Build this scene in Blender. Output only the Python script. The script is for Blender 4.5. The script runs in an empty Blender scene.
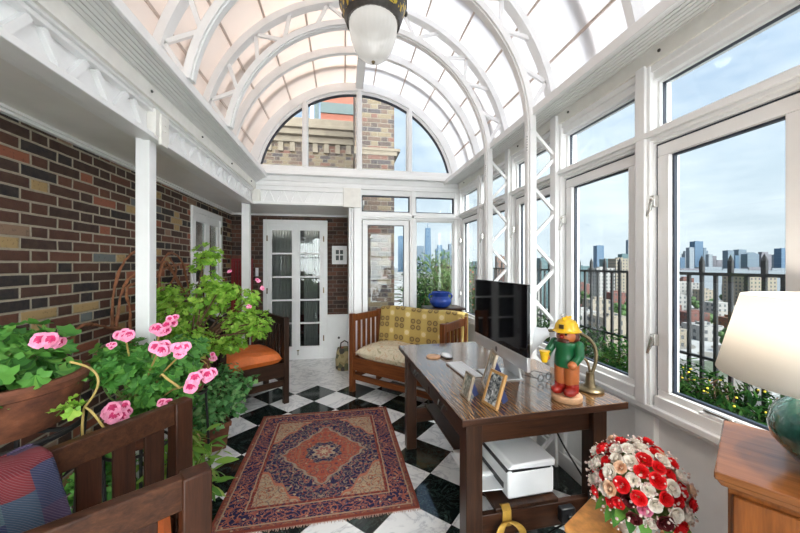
import bpy, math, random
from mathutils import Vector, Matrix, Euler, noise as mnoise

scene = bpy.context.scene
COL = scene.collection
PI = math.pi
R = random.Random(7)

# ------------------------------------------------------------------ materials
class NT:
    """small helper for building node trees"""
    def __init__(s, name):
        s.m = bpy.data.materials.new(name); s.m.use_nodes = True
        s.t = s.m.node_tree; s.n = s.t.nodes; s.l = s.t.links
        s.out = s.n['Material Output']; s.p = s.n['Principled BSDF']
    def node(s, typ, **kw):
        n = s.n.new(typ)
        for k, v in kw.items(): setattr(n, k, v)
        return n
    def put(s, sock, v):
        if isinstance(v, bpy.types.NodeSocket): s.l.new(v, sock)
        elif v is not None:
            if hasattr(sock, 'default_value'):
                try: sock.default_value = v
                except Exception: sock.default_value = (*v, 1) if len(v) == 3 else v
    def math(s, op, a, b=None, c=None):
        n = s.node('ShaderNodeMath', operation=op)
        s.put(n.inputs[0], a)
        if b is not None: s.put(n.inputs[1], b)
        if c is not None: s.put(n.inputs[2], c)
        return n.outputs[0]
    def mix(s, fac, a, b, blend='MIX'):
        n = s.node('ShaderNodeMix', data_type='RGBA', blend_type=blend)
        s.put(n.inputs[0], fac)
        s.put(n.inputs[6], a if isinstance(a, bpy.types.NodeSocket) else (*a, 1))
        s.put(n.inputs[7], b if isinstance(b, bpy.types.NodeSocket) else (*b, 1))
        return n.outputs[2]
    def ramp(s, fac, stops, interp='LINEAR'):
        n = s.node('ShaderNodeValToRGB'); cr = n.color_ramp; cr.interpolation = interp
        while len(cr.elements) < len(stops): cr.elements.new(0.5)
        for e, (p, c) in zip(cr.elements, stops):
            e.position = p; e.color = (*c, 1) if len(c) == 3 else c
        s.put(n.inputs[0], fac)
        return n.outputs[0]
    def coord(s, kind='Object'):
        return s.node('ShaderNodeTexCoord').outputs[kind]
    def sep(s, v):
        n = s.node('ShaderNodeSeparateXYZ'); s.put(n.inputs[0], v); return n.outputs
    def comb(s, x, y, z=0.0):
        n = s.node('ShaderNodeCombineXYZ')
        for i, v in enumerate((x, y, z)): s.put(n.inputs[i], v)
        return n.outputs[0]
    def scale(s, v, sc):
        n = s.node('ShaderNodeMapping'); s.put(n.inputs[0], v); n.inputs['Scale'].default_value = sc
        return n.outputs[0]
    def noise(s, v, sc, detail=4, rough=.55, dist=0.0):
        n = s.node('ShaderNodeTexNoise'); s.put(n.inputs['Vector'], v)
        n.inputs['Scale'].default_value = sc; n.inputs['Detail'].default_value = detail
        n.inputs['Roughness'].default_value = rough; n.inputs['Distortion'].default_value = dist
        return n.outputs
    def voro(s, v, sc, feature='F1'):
        n = s.node('ShaderNodeTexVoronoi', feature=feature); s.put(n.inputs['Vector'], v)
        n.inputs['Scale'].default_value = sc
        return n.outputs
    def white(s, v):
        n = s.node('ShaderNodeTexWhiteNoise'); s.put(n.inputs['Vector'], v); return n.outputs
    def bump(s, h, strength=.3, dist=.01):
        n = s.node('ShaderNodeBump'); s.put(n.inputs['Height'], h)
        n.inputs['Strength'].default_value = strength; n.inputs['Distance'].default_value = dist
        s.l.new(n.outputs[0], s.p.inputs['Normal'])
    def fin(s, color=None, rough=None, **kw):
        if color is not None: s.put(s.p.inputs['Base Color'], color if isinstance(color, bpy.types.NodeSocket) else (*color[:3], 1))
        if rough is not None: s.put(s.p.inputs['Roughness'], rough)
        for k, v in kw.items(): s.put(s.p.inputs[k.replace('_', ' ')], v)
        return s.m

def plain(name, c, rough=.5, var=.06, sc=14, **kw):
    """a plain finish with a little uneven tone"""
    t = NT(name)
    n = t.noise(t.coord(), sc, 5)[0]
    lo = tuple(max(0, x * (1 - var)) for x in c); hi = tuple(min(1, x * (1 + var)) for x in c)
    return t.fin(t.ramp(n, [(.3, lo), (.7, hi)]), rough, **kw)

def wood(name, dark, light, axis='Z', rough=.35, sc=1.0, coat=0.0):
    t = NT(name)
    s3 = {'X': (1.6, 22, 22), 'Y': (22, 1.6, 22), 'Z': (22, 22, 1.6)}[axis]
    v = t.scale(t.coord(), tuple(x * sc for x in s3))
    n = t.noise(v, 2.2, 8, .62, .6)[0]
    v2 = t.scale(t.coord(), tuple(x * sc * 4 for x in s3))
    n2 = t.noise(v2, 3.0, 3, .5)[0]
    f = t.math('ADD', t.math('MULTIPLY', n, .75), t.math('MULTIPLY', n2, .25))
    t.bump(n2, .12, .002)
    return t.fin(t.ramp(f, [(.32, dark), (.52, tuple((a + b) / 2 for a, b in zip(dark, light))), (.68, light)]), rough, Coat_Weight=coat, Coat_Roughness=.12, Specular_IOR_Level=.28)

def glass(name, tint=(1, 1, 1), refl=1.0):
    t = NT(name)
    tr = t.node('ShaderNodeBsdfTransparent'); tr.inputs[0].default_value = (*tint, 1)
    gl = t.node('ShaderNodeBsdfGlossy'); gl.inputs['Roughness'].default_value = .01
    g = t.node('ShaderNodeNewGeometry'); dt = t.node('ShaderNodeVectorMath', operation='DOT_PRODUCT')
    t.l.new(g.outputs['Incoming'], dt.inputs[0]); t.l.new(g.outputs['Normal'], dt.inputs[1])
    k = t.math('POWER', t.math('SUBTRACT', 1.0, t.math('ABSOLUTE', dt.outputs['Value'])), 5.0)
    fr = t.math('ADD', t.math('MULTIPLY', k, .96), .04)
    mx = t.node('ShaderNodeMixShader')
    t.put(mx.inputs[0], t.math('MINIMUM', t.math('MULTIPLY', fr, refl), 1.0))
    t.l.new(tr.outputs[0], mx.inputs[1]); t.l.new(gl.outputs[0], mx.inputs[2])
    t.l.new(mx.outputs[0], t.out.inputs[0])
    return t.m

def translucent(name, col, frac=.5, clear=.0, noise=.05):
    t = NT(name)
    n = t.noise(t.coord(), 1.3, 3)[0]
    c = t.ramp(n, [(.3, tuple(x * (1 - noise) for x in col)), (.7, col)])
    tl = t.node('ShaderNodeBsdfTranslucent'); t.put(tl.inputs[0], c)
    df = t.node('ShaderNodeBsdfDiffuse'); t.put(df.inputs[0], c)
    m1 = t.node('ShaderNodeMixShader'); m1.inputs[0].default_value = frac
    t.l.new(df.outputs[0], m1.inputs[1]); t.l.new(tl.outputs[0], m1.inputs[2])
    last = m1
    if clear > 0:
        tr = t.node('ShaderNodeBsdfTransparent')
        m2 = t.node('ShaderNodeMixShader'); m2.inputs[0].default_value = clear
        t.l.new(m1.outputs[0], m2.inputs[1]); t.l.new(tr.outputs[0], m2.inputs[2]); last = m2
    t.l.new(last.outputs[0], t.out.inputs[0])
    return t.m

def brick_mat(name, ax, palette, mortar=(.40, .345, .26), course=.0605, stretcher=.200, header=.090, flat_rough=.8):
    """Flemish bond: long and short bricks taking turns in every course. ax: the two object axes that run along and up the wall"""
    t = NT(name)
    o = t.sep(t.coord())
    x, z = o[ax[0]], o[ax[1]]
    wob = t.noise(t.coord(), 9, 2)[0]
    x = t.math('ADD', x, t.math('MULTIPLY', t.math('SUBTRACT', wob, .5), .008))
    z = t.math('ADD', z, t.math('MULTIPLY', t.math('SUBTRACT', wob, .5), .006))
    per = stretcher + header + .022
    zr = t.math('DIVIDE', z, course); row = t.math('FLOOR', zr); zf = t.math('SUBTRACT', zr, row)
    xr = t.math('ADD', t.math('DIVIDE', x, per), t.math('MULTIPLY', t.math('MODULO', t.math('ABSOLUTE', row), 2.0), .5))
    cell = t.math('FLOOR', xr); xf = t.math('SUBTRACT', xr, cell)
    cut = (stretcher + .011) / per
    ish = t.math('GREATER_THAN', xf, cut)
    bid = t.math('ADD', t.math('MULTIPLY', cell, 2.0), ish)
    # distance (in metres) to the nearest joint
    d1 = t.math('MULTIPLY', t.math('MINIMUM', xf, t.math('SUBTRACT', 1.0, xf)), per)
    d2 = t.math('MULTIPLY', t.math('ABSOLUTE', t.math('SUBTRACT', xf, cut)), per)
    d3 = t.math('MULTIPLY', t.math('MINIMUM', zf, t.math('SUBTRACT', 1.0, zf)), course)
    d = t.math('MINIMUM', t.math('MINIMUM', d1, d2), d3)
    mask = t.math('GREATER_THAN', d, .0056)
    w = t.white(t.comb(bid, row, 3.7))
    col = t.ramp(w[0], palette, 'CONSTANT')
    n = t.noise(t.coord(), 30, 5, .65)[0]
    col = t.mix(t.math('MULTIPLY', t.math('SUBTRACT', n, .3), .34), col, (.30, .17, .11))
    n3 = t.noise(t.coord(), 60, 3)[0]
    col = t.mix(t.math('MULTIPLY', t.math('GREATER_THAN', n3, .62), .35), col, (.02, .018, .018))
    mc = t.ramp(t.noise(t.coord(), 40, 3)[0], [(.3, tuple(c * .75 for c in mortar)), (.7, mortar)])
    c = t.mix(mask, mc, col)
    hgt = t.math('ADD', t.math('MINIMUM', t.math('MULTIPLY', d, 90.0), 1.0), t.math('MULTIPLY', n, .35))
    t.bump(hgt, .6, .008)
    return t.fin(c, flat_rough)

M = {}
M['white'] = plain('white paint', (.88, .88, .88), .35, .02)
M['white_warm'] = plain('aged cream paint', (.84, .82, .77), .42, .05)
M['white_grey'] = plain('grey white paint', (.80, .80, .79), .35, .03)
M['soffit'] = plain('soffit paint', (.84, .82, .79), .30, .04, 5)
M['gasket'] = plain('dark rubber gasket', (.02, .028, .05), .4)
M['glass'] = glass('window glass', (.91, .95, .955), .6)
M['door_glass'] = glass('door glass', (.72, .75, .76), 1.3)
M['roof_l'] = translucent('frosted roof glazing warm', (.95, .87, .81), .46, .05)
M['roof_r'] = translucent('frosted roof glazing', (.91, .92, .94), .48, .08)
M['bar'] = plain('rosy glazing bar', (.62, .52, .46), .5)
pal_left = [(0, (.038, .018, .014)), (.22, (.075, .027, .017)), (.40, (.014, .014, .017)), (.56, (.115, .040, .024)), (.68, (.055, .022, .015)),
            (.79, (.27, .085, .045)), (.85, (.40, .27, .12)), (.94, (.24, .15, .10)), (.975, (.13, .15, .15))]
M['brick_left'] = brick_mat('dark mixed brick', (1, 2), pal_left)
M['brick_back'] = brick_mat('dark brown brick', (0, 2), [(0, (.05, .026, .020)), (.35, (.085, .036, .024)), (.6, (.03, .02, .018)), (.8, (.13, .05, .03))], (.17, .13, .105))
M['brick_out'] = brick_mat('weathered outdoor brick', (0, 2), [(0, (.042, .03, .028)), (.3, (.085, .055, .04)), (.5, (.145, .112, .068)), (.7, (.034, .031, .036)), (.85, (.115, .05, .036))], (.20, .175, .14), .085, .24, .115)
M['limestone'] = plain('limestone cornice', (.19, .155, .115), .8, .15, 6)

def floor_mat():
    t = NT('checker marble')
    o = t.sep(t.coord())
    a = PI / 4 - .0037; sa, ca = math.sin(a), math.cos(a); s = .3048; ox, oy = -.510, 3.165
    x = t.math('SUBTRACT', o[0], ox); y = t.math('SUBTRACT', o[1], oy)
    i = t.math('DIVIDE', t.math('SUBTRACT', t.math('MULTIPLY', x, sa), t.math('MULTIPLY', y, ca)), s)
    j = t.math('DIVIDE', t.math('ADD', t.math('MULTIPLY', x, ca), t.math('MULTIPLY', y, sa)), s)
    fi, fj = t.math('FLOOR', i), t.math('FLOOR', j)
    odd = t.math('MODULO', t.math('ABSOLUTE', t.math('ADD', fi, fj)), 2.0)
    far = t.math('GREATER_THAN', o[1], 3.81)
    whitef = t.math('MAXIMUM', odd, far)
    xi, xj = t.math('SUBTRACT', i, fi), t.math('SUBTRACT', j, fj)
    e = t.math('MINIMUM', t.math('MINIMUM', xi, t.math('SUBTRACT', 1.0, xi)), t.math('MINIMUM', xj, t.math('SUBTRACT', 1.0, xj)))
    joint = t.math('LESS_THAN', e, .006)
    rnd = t.white(t.comb(fi, fj, 1.0))
    off = t.node('ShaderNodeVectorMath', operation='ADD')
    t.put(off.inputs[0], t.coord()); sc = t.node('ShaderNodeVectorMath', operation='SCALE'); t.put(sc.inputs[0], rnd[1]); sc.inputs['Scale'].default_value = 9
    t.l.new(sc.outputs[0], off.inputs[1])
    v = off.outputs[0]
    n = t.noise(v, 3.2, 9, .62, 1.6)[0]
    vein = t.math('ABSOLUTE', t.math('SUBTRACT', n, .5))
    cw = t.ramp(vein, [(0, (.58, .58, .60)), (.014, (.78, .78, .79)), (.05, (.92, .915, .91))])
    cloud = t.noise(v, 2.0, 4)[0]
    cw = t.mix(t.math('MULTIPLY', t.math('SUBTRACT', cloud, .35), .35), cw, (.66, .67, .69))
    nb = t.noise(v, 5.5, 10, .7, 2.0)[0]
    cb = t.ramp(t.math('ABSOLUTE', t.math('SUBTRACT', nb, .5)), [(0, (.045, .07, .06)), (.02, (.010, .017, .016)), (.12, (.005, .008, .009))])
    c = t.mix(whitef, cb, cw)
    c = t.mix(t.math('MULTIPLY', joint, t.math('MULTIPLY', whitef, .35)), c, (.35, .34, .33))
    return t.fin(c, .09)
M['floor'] = floor_mat()

def rug_mat():
    t = NT('persian rug wool')
    o = t.sep(t.coord()); hx, hy = .555, .66
    wx = t.noise(t.coord(), 26, 2)
    x = t.math('ADD', o[0], t.math('MULTIPLY', t.math('SUBTRACT', wx[0], .5), .012)); y = o[1]
    ax, ay = t.math('ABSOLUTE', x), t.math('ABSOLUTE', y)
    e = t.math('MINIMUM', t.math('SUBTRACT', hx, ax), t.math('SUBTRACT', hy, ay))
    navy, red, salmon, cream, tan, brown = (.014, .018, .070), (.235, .042, .026), (.46, .16, .10), (.52, .41, .27), (.30, .20, .12), (.16, .05, .03)
    vv = t.comb(ax, ay, 0.0)
    V = t.voro(vv, 13); d = V[0]
    V2 = t.voro(vv, 27); d2 = V2[0]
    S = t.math('SINE', t.math('MULTIPLY', d, 20.0))
    nn = t.noise(vv, 22, 2, .5, 1.6)[0]
    curl = t.math('LESS_THAN', t.math('ABSOLUTE', t.math('SUBTRACT', nn, .5)), .032)
    ring = t.math('GREATER_THAN', S, .84)
    dot = t.math('LESS_THAN', d2, .21)
    pick = t.ramp(V2[1], [(0, salmon), (.3, cream), (.55, red), (.75, tan), (.9, (.10, .12, .22))], 'CONSTANT')
    def motif(ground, s1, s2, k=1.0):
        c = t.mix(t.math('MULTIPLY', curl, .9 * k), ground, s1)
        c = t.mix(t.math('MULTIPLY', ring, .75 * k), c, s2)
        return t.mix(t.math('MULTIPLY', dot, .85 * k), c, pick)
    field = motif(navy, (.36, .26, .18), (.40, .13, .09), .95)
    redf = motif((.38, .085, .055), tan, (.06, .03, .07), .9)
    creamf = motif((.44, .33, .22), (.36, .09, .05), (.16, .12, .12), .95)
    bord = motif(navy, (.50, .20, .12), (.42, .12, .08), 1.0)
    m = t.math('ADD', t.math('DIVIDE', ax, .30), t.math('DIVIDE', ay, .36))
    step = t.math('MULTIPLY', t.math('SINE', t.math('MULTIPLY', ay, 70.0)), .035)
    m = t.math('ADD', m, step)
    r = t.math('SQRT', t.math('ADD', t.math('MULTIPLY', x, x), t.math('MULTIPLY', y, y)))
    ang = t.math('ARCTAN2', y, x)
    rp = t.math('ADD', r, t.math('MULTIPLY', t.math('COSINE', t.math('MULTIPLY', ang, 8.0)), .012))
    c = field
    cor = t.math('ADD', t.math('DIVIDE', ax, .37), t.math('DIVIDE', ay, .47))
    cor = t.math('ADD', cor, t.math('MULTIPLY', t.math('SINE', t.math('MULTIPLY', ax, 60.0)), .04))
    c = t.mix(t.math('GREATER_THAN', cor, 1.38), c, creamf)
    c = t.mix(t.math('LESS_THAN', t.math('ABSOLUTE', t.math('SUBTRACT', cor, 1.38)), .025), c, salmon)
    c = t.mix(t.math('LESS_THAN', m, 1.0), c, redf)
    c = t.mix(t.math('LESS_THAN', t.math('ABSOLUTE', t.math('SUBTRACT', m, 1.0)), .03), c, (.33, .26, .20))
    c = t.mix(t.math('LESS_THAN', rp, .125), c, motif(navy, cream, salmon, .6))
    c = t.mix(t.math('LESS_THAN', rp, .075), c, (.40, .30, .22))
    c = t.mix(t.math('LESS_THAN', rp, .052), c, (.33, .12, .10))
    c = t.mix(t.math('LESS_THAN', rp, .026), c, cream)
    c = t.mix(t.math('LESS_THAN', e, .172), c, motif(red, navy, salmon, .8))
    c = t.mix(t.math('LESS_THAN', e, .150), c, bord)
    for e_ in (.150, .036):
        c = t.mix(t.math('LESS_THAN', t.math('ABSOLUTE', t.math('SUBTRACT', e, e_)), .0045), c, (.40, .28, .19))
    c = t.mix(t.math('LESS_THAN', e, .0315), c, motif((.30, .09, .055), navy, tan, .8))
    c = t.mix(t.math('LESS_THAN', e, .013), c, (.22, .05, .033))
    fine = t.noise(t.coord(), 240, 2)[0]
    c = t.mix(t.math('MULTIPLY', fine, .16), c, (.20, .13, .10))
    t.bump(fine, .35, .002)
    return t.fin(c, .95, Specular_IOR_Level=.1)
M['rug'] = rug_mat()

M['desk_top'] = None
def desk_top_mat():
    t = NT('oak desk top')
    v = t.scale(t.coord(), (9, 2.2, 9))
    w = t.node('ShaderNodeTexWave', wave_type='BANDS', bands_direction='X'); t.put(w.inputs[0], v)
    w.inputs['Scale'].default_value = 2.2; w.inputs['Distortion'].default_value = 9; w.inputs['Detail'].default_value = 4; w.inputs['Detail Scale'].default_value = 1.1
    n = t.noise(t.scale(t.coord(), (60, 5, 60)), 2, 4)[0]
    f = t.math('ADD', t.math('MULTIPLY', w.outputs[1], .28), t.math('MULTIPLY', n, .72))
    c = t.ramp(f, [(.25, (.028, .014, .008)), (.5, (.12, .055, .022)), (.75, (.33, .165, .055))])
    t.bump(n, .15, .002)
    return t.fin(c, t.ramp(n, [(.2, (.16,) * 3), (.8, (.26,) * 3)]), Coat_Weight=.7, Coat_Roughness=.10)
M['desk_top'] = desk_top_mat()
M['desk'] = wood('dark oak', (.012, .005, .003), (.060, .024, .011), 'Z', .34)
M['desk_y'] = wood('dark oak along', (.012, .005, .003), (.058, .023, .011), 'Y', .34)
M['desk_x'] = wood('dark oak across', (.013, .005, .003), (.068, .025, .011), 'X', .34)
M['settee'] = wood('reddish oak upright', (.075, .020, .006), (.235, .072, .020), 'Z', .38)
M['settee_x'] = wood('reddish oak rail', (.075, .020, .006), (.235, .072, .020), 'X', .38)
M['dark'] = wood('walnut stain upright', (.014, .007, .004), (.050, .022, .012), 'Z', .42)
M['dark_x'] = wood('walnut stain rail', (.016, .008, .005), (.060, .027, .014), 'X', .42)
M['fg'] = wood('worn brown oak upright', (.022, .008, .004), (.075, .026, .012), 'Z', .42)
M['fg_rail'] = wood('worn brown oak rail', (.025, .009, .005), (.090, .034, .015), 'X', .42)
M['cab'] = wood('honey cabinet side', (.13, .036, .008), (.33, .105, .022), 'Z', .3, .8, .3)
M['cab_top'] = wood('honey cabinet top', (.17, .055, .016), (.36, .135, .04), 'X', .16, .8, .3)
M['burl'] = plain('pale burl wood', (.68, .30, .08), .4, .35, 22)
M['light_wood'] = plain('pale turned wood', (.72, .42, .24), .45, .15, 30)
M['orange'] = plain('orange leather', (.72, .17, .035), .5, .10, 30)
M['screen'] = NT('black screen glass').fin((.004, .004, .006), .05, Specular_IOR_Level=.3)
M['alu'] = plain('silver aluminium', (.72, .73, .75), .3, .03, Metallic=.75)
M['white_plastic'] = plain('white plastic', (.84, .85, .87), .35, .02)
M['black_plastic'] = plain('black plastic', (.012, .012, .014), .35)
M['paper'] = plain('white paper', (.86, .86, .86), .8, .03)
M['brass'] = plain('aged brass', (.20, .15, .085), .35, .3, 30, Metallic=.85)
M['bronze'] = plain('blackened bronze', (.055, .050, .045), .42, .25, 40, Metallic=.5)
M['iron'] = plain('black wrought iron', (.012, .012, .013), .5)
M['chrome'] = plain('worn chrome', (.72, .71, .68), .25, .1, Metallic=.8)
M['terracotta'] = None
def terracotta():
    t = NT('terracotta')
    n = t.noise(t.scale(t.coord(), (5, 5, 9)), 2, 7, .65)[0]
    c = t.ramp(n, [(.28, (.06, .020, .011)), (.5, (.15, .050, .024)), (.66, (.25, .085, .038)), (.82, (.30, .16, .11))])
    t.bump(n, .3, .01)
    return t.fin(c, .75)
M['terracotta'] = terracotta()
M['soil'] = plain('potting soil', (.025, .016, .010), .95, .4, 60)

def leaf_mat(name, cols, rough=.45, tl=.35):
    t = NT(name)
    g = t.node('ShaderNodeNewGeometry')
    c = t.ramp(g.outputs['Random Per Island'], [(i / max(1, len(cols) - 1), k) for i, k in enumerate(cols)])
    n = t.noise(t.coord(), 45, 3)[0]
    c = t.mix(t.math('MULTIPLY', n, .25), c, tuple(x * .55 for x in cols[0]))
    t.fin(c, rough, Specular_IOR_Level=.0 if rough > .9 else .4)
    tr = t.node('ShaderNodeBsdfTranslucent'); t.put(tr.inputs[0], c)
    mx = t.node('ShaderNodeMixShader'); mx.inputs[0].default_value = tl
    t.l.new(t.p.outputs[0], mx.inputs[1]); t.l.new(tr.outputs[0], mx.inputs[2]); t.l.new(mx.outputs[0], t.out.inputs[0])
    return t.m
M['leaf_mid'] = leaf_mat('geranium leaf', [(.055, .20, .04), (.10, .33, .06), (.16, .44, .08), (.24, .54, .10)])
M['leaf_light'] = leaf_mat('bright scented leaf', [(.16, .38, .035), (.28, .54, .06), (.40, .66, .09), (.48, .70, .13)])
M['leaf_ivy'] = leaf_mat('ivy leaf', [(.05, .17, .05), (.10, .32, .09), (.19, .46, .15), (.34, .58, .22)])
M['leaf_low'] = leaf_mat('yellow green leaf', [(.09, .25, .03), (.17, .38, .05), (.28, .48, .08), (.42, .50, .12)])
M['leaf_hedge'] = leaf_mat('hedge leaf', [(.006, .02, .007), (.012, .04, .010), (.022, .065, .014), (.04, .09, .02)], .95, .15)
M['leaf_willow'] = leaf_mat('willow leaf', [(.04, .09, .025), (.075, .15, .04), (.12, .20, .055), (.18, .24, .09)], .6, .35)
M['stem_green'] = plain('green stem', (.16, .24, .06), .6)
M['stem_yellow'] = plain('old yellow stem', (.42, .30, .09), .6, .3)
M['stem_brown'] = plain('woody brown stem', (.12, .06, .03), .8)
M['twig'] = plain('rusty grapevine', (.26, .10, .045), .7, .35, 30)
M['petal_pink'] = plain('pink petal', (.88, .30, .47), .6, .2, 40, Subsurface_Weight=.0)
M['petal_deep'] = plain('magenta petal', (.58, .02, .13), .6, .2, 40)
M['rose_red'] = plain('red rose petal', (.80, .016, .022), .55, .2, 60)
M['rose_white'] = plain('ivory rose petal', (.93, .88, .80), .6, .05, 60)
M['rose_peach'] = plain('peach rose petal', (.84, .58, .40), .6, .12, 60)
M['baby'] = plain('dried filler bloom', (.72, .55, .50), .8, .2, 60)
M['crimson'] = plain('deep crimson petal', (.12, .008, .012), .7, .2)
M['blue_glaze'] = plain('cobalt glaze', (.018, .055, .30), .22, .35, 9)
M['red_paint'] = plain('red paint', (.22, .012, .016), .5, .12)

# ------------------------------------------------------------------ mesh builder
class MB:
    def __init__(s): s.v = []; s.f = []; s.mi = []
    def add(s, vs, fs, mi=0):
        b = len(s.v); s.v += [tuple(p) for p in vs]
        for f in fs: s.f.append(tuple(b + i for i in f)); s.mi.append(mi)
        return s
    def box(s, c, d, rot=None, mi=0):
        c = Vector(c); h = [x / 2 for x in d]
        vs = [Vector((sx * h[0], sy * h[1], sz * h[2])) for sx in (-1, 1) for sy in (-1, 1) for sz in (-1, 1)]
        if rot is not None: vs = [rot @ v for v in vs]
        return s.add([c + v for v in vs], [(0, 1, 3, 2), (4, 6, 7, 5), (0, 4, 5, 1), (2, 3, 7, 6), (0, 2, 6, 4), (1, 5, 7, 3)], mi)
    def b6(s, x0, x1, y0, y1, z0, z1, mi=0):
        return s.box(((x0 + x1) / 2, (y0 + y1) / 2, (z0 + z1) / 2), (x1 - x0, y1 - y0, z1 - z0), None, mi)
    def bar(s, p, q, w, h, up=(0, 0, 1), mi=0):
        p, q = Vector(p), Vector(q); d = q - p; L = d.length; d.normalize(); u = Vector(up)
        sd = d.cross(u)
        if sd.length < 1e-4: sd = d.cross(Vector((1, 0, 0)))
        sd.normalize(); u = sd.cross(d).normalized()
        m = Matrix((d, sd, u)).transposed()
        return s.box((p + q) / 2, (L, w, h), m, mi)
    def tube(s, pts, r, n=8, mi=0):
        pts = [Vector(p) for p in pts]; m = len(pts)
        rs = r if isinstance(r, (list, tuple)) else [r] * m
        vs = []; ref = Vector((.31, .17, .93)).normalized()
        for i, p in enumerate(pts):
            d = (pts[min(i + 1, m - 1)] - pts[max(i - 1, 0)]).normalized()
            if abs(d.dot(ref)) > .98: ref = Vector((1, .1, 0)).normalized()
            a = d.cross(ref).normalized(); b = a.cross(d); ref = b if abs(b.dot(d)) < .5 else ref
            for k in range(n):
                t = 2 * PI * k / n; vs.append(p + (a * math.cos(t) + b * math.sin(t)) * rs[i])
        fs = [(i * n + k, i * n + (k + 1) % n, (i + 1) * n + (k + 1) % n, (i + 1) * n + k) for i in range(m - 1) for k in range(n)]
        fs += [tuple(range(n))[::-1], tuple((m - 1) * n + k for k in range(n))]
        return s.add(vs, fs, mi)
    def lathe(s, prof, c=(0, 0, 0), n=32, mi=0, sx=1, sy=1):
        vs = []; m = len(prof)
        for r, z in prof:
            for k in range(n):
                t = 2 * PI * k / n; vs.append((c[0] + r * math.cos(t) * sx, c[1] + r * math.sin(t) * sy, c[2] + z))
        fs = [(i * n + k, i * n + (k + 1) % n, (i + 1) * n + (k + 1) % n, (i + 1) * n + k) for i in range(m - 1) for k in range(n)]
        if prof[0][0] > 1e-4: fs.append(tuple(range(n))[::-1])
        if prof[-1][0] > 1e-4: fs.append(tuple((m - 1) * n + k for k in range(n)))
        return s.add(vs, fs, mi)
    def ball(s, c, r, n=14, sc=(1, 1, 1), rot=None, mi=0):
        vs = []; m = n // 2 + 1
        for i in range(m):
            ph = PI * i / (m - 1)
            for k in range(n):
                t = 2 * PI * k / n
                v = Vector((r * sc[0] * math.sin(ph) * math.cos(t), r * sc[1] * math.sin(ph) * math.sin(t), r * sc[2] * math.cos(ph)))
                if rot is not None: v = rot @ v
                vs.append(Vector(c) + v)
        fs = [(i * n + k, (i + 1) * n + k, (i + 1) * n + (k + 1) % n, i * n + (k + 1) % n) for i in range(m - 1) for k in range(n)]
        return s.add(vs, fs, mi)
    def arc(s, cx, cz, y0, y1, r0, r1, a0, a1, n=48, mi=0):
        """a curved bar in an upright plane: radii r0..r1, swept from angle a0 to a1"""
        vs = []
        for i in range(n + 1):
            a = a0 + (a1 - a0) * i / n; c, q = math.cos(a), math.sin(a)
            for r, y in ((r0, y0), (r1, y0), (r1, y1), (r0, y1)): vs.append((cx + r * c, y, cz + r * q))
        fs = [(4 * i + k, 4 * i + (k + 1) % 4, 4 * i + 4 + (k + 1) % 4, 4 * i + 4 + k) for i in range(n) for k in range(4)]
        fs += [(3, 2, 1, 0), tuple(4 * n + k for k in range(4))]
        return s.add(vs, fs, mi)
    def prism(s, pts, d0, d1, plane='XZ', mi=0):
        """polygon pts swept along the third axis from d0 to d1"""
        f3 = {'XZ': lambda a, b, d: (a, d, b), 'XY': lambda a, b, d: (a, b, d), 'YZ': lambda a, b, d: (d, a, b)}[plane]
        n = len(pts); vs = [f3(a, b, d0) for a, b in pts] + [f3(a, b, d1) for a, b in pts]
        return s.add(vs, [tuple(range(n))[::-1], tuple(range(n, 2 * n))] + [(i, (i + 1) % n, n + (i + 1) % n, n + i) for i in range(n)], mi)
    def grid(s, fn, nu, nv, mi=0):
        vs = [fn(i / nu, j / nv) for i in range(nu + 1) for j in range(nv + 1)]
        return s.add(vs, [(i * (nv + 1) + j, (i + 1) * (nv + 1) + j, (i + 1) * (nv + 1) + j + 1, i * (nv + 1) + j + 1) for i in range(nu) for j in range(nv)], mi)
    def build(s, name, mat, parent=None, bevel=0, smooth=True, solid=0, kind=None, label=None):
        me = bpy.data.meshes.new(name); me.from_pydata(s.v, [], s.f)
        for m in (mat if isinstance(mat, (list, tuple)) else [mat]): me.materials.append(m)
        me.polygons.foreach_set('material_index', s.mi)
        if smooth:
            me.polygons.foreach_set('use_smooth', [True] * len(s.f)); me.set_sharp_from_angle(angle=math.radians(38))
        me.update()
        o = bpy.data.objects.new(name, me); COL.objects.link(o)
        if parent is not None: o.parent = parent
        if solid:
            q = o.modifiers.new('thick', 'SOLIDIFY'); q.thickness = solid; q.offset = 0
        if bevel:
            q = o.modifiers.new('edge', 'BEVEL'); q.width = bevel; q.segments = 2; q.limit_method = 'ANGLE'
        if kind: o['kind'] = kind
        if label: o['label'] = label
        return o

def tag(o, label, cat, group=None, kind=None):
    o['label'] = label; o['category'] = cat
    if group: o['group'] = group
    if kind: o['kind'] = kind
    return o
def thing(name, label, cat, loc=(0, 0, 0), rz=0, group=None):
    o = bpy.data.objects.new(name, None); COL.objects.link(o); o.empty_display_size = .1
    o.location = loc; o.rotation_euler = (0, 0, rz)
    return tag(o, label, cat, group)
def struct(name, mb, mat, label, cat, **kw):
    o = mb.build(name, mat, **kw); o['kind'] = 'structure'; o['label'] = label; o['category'] = cat
    return o
def sroot(name, label, cat, loc=(0, 0, 0)):
    o = thing(name, label, cat, loc); o['kind'] = 'structure'; return o
def rotz(a): return Matrix.Rotation(a, 3, 'Z')

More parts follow.
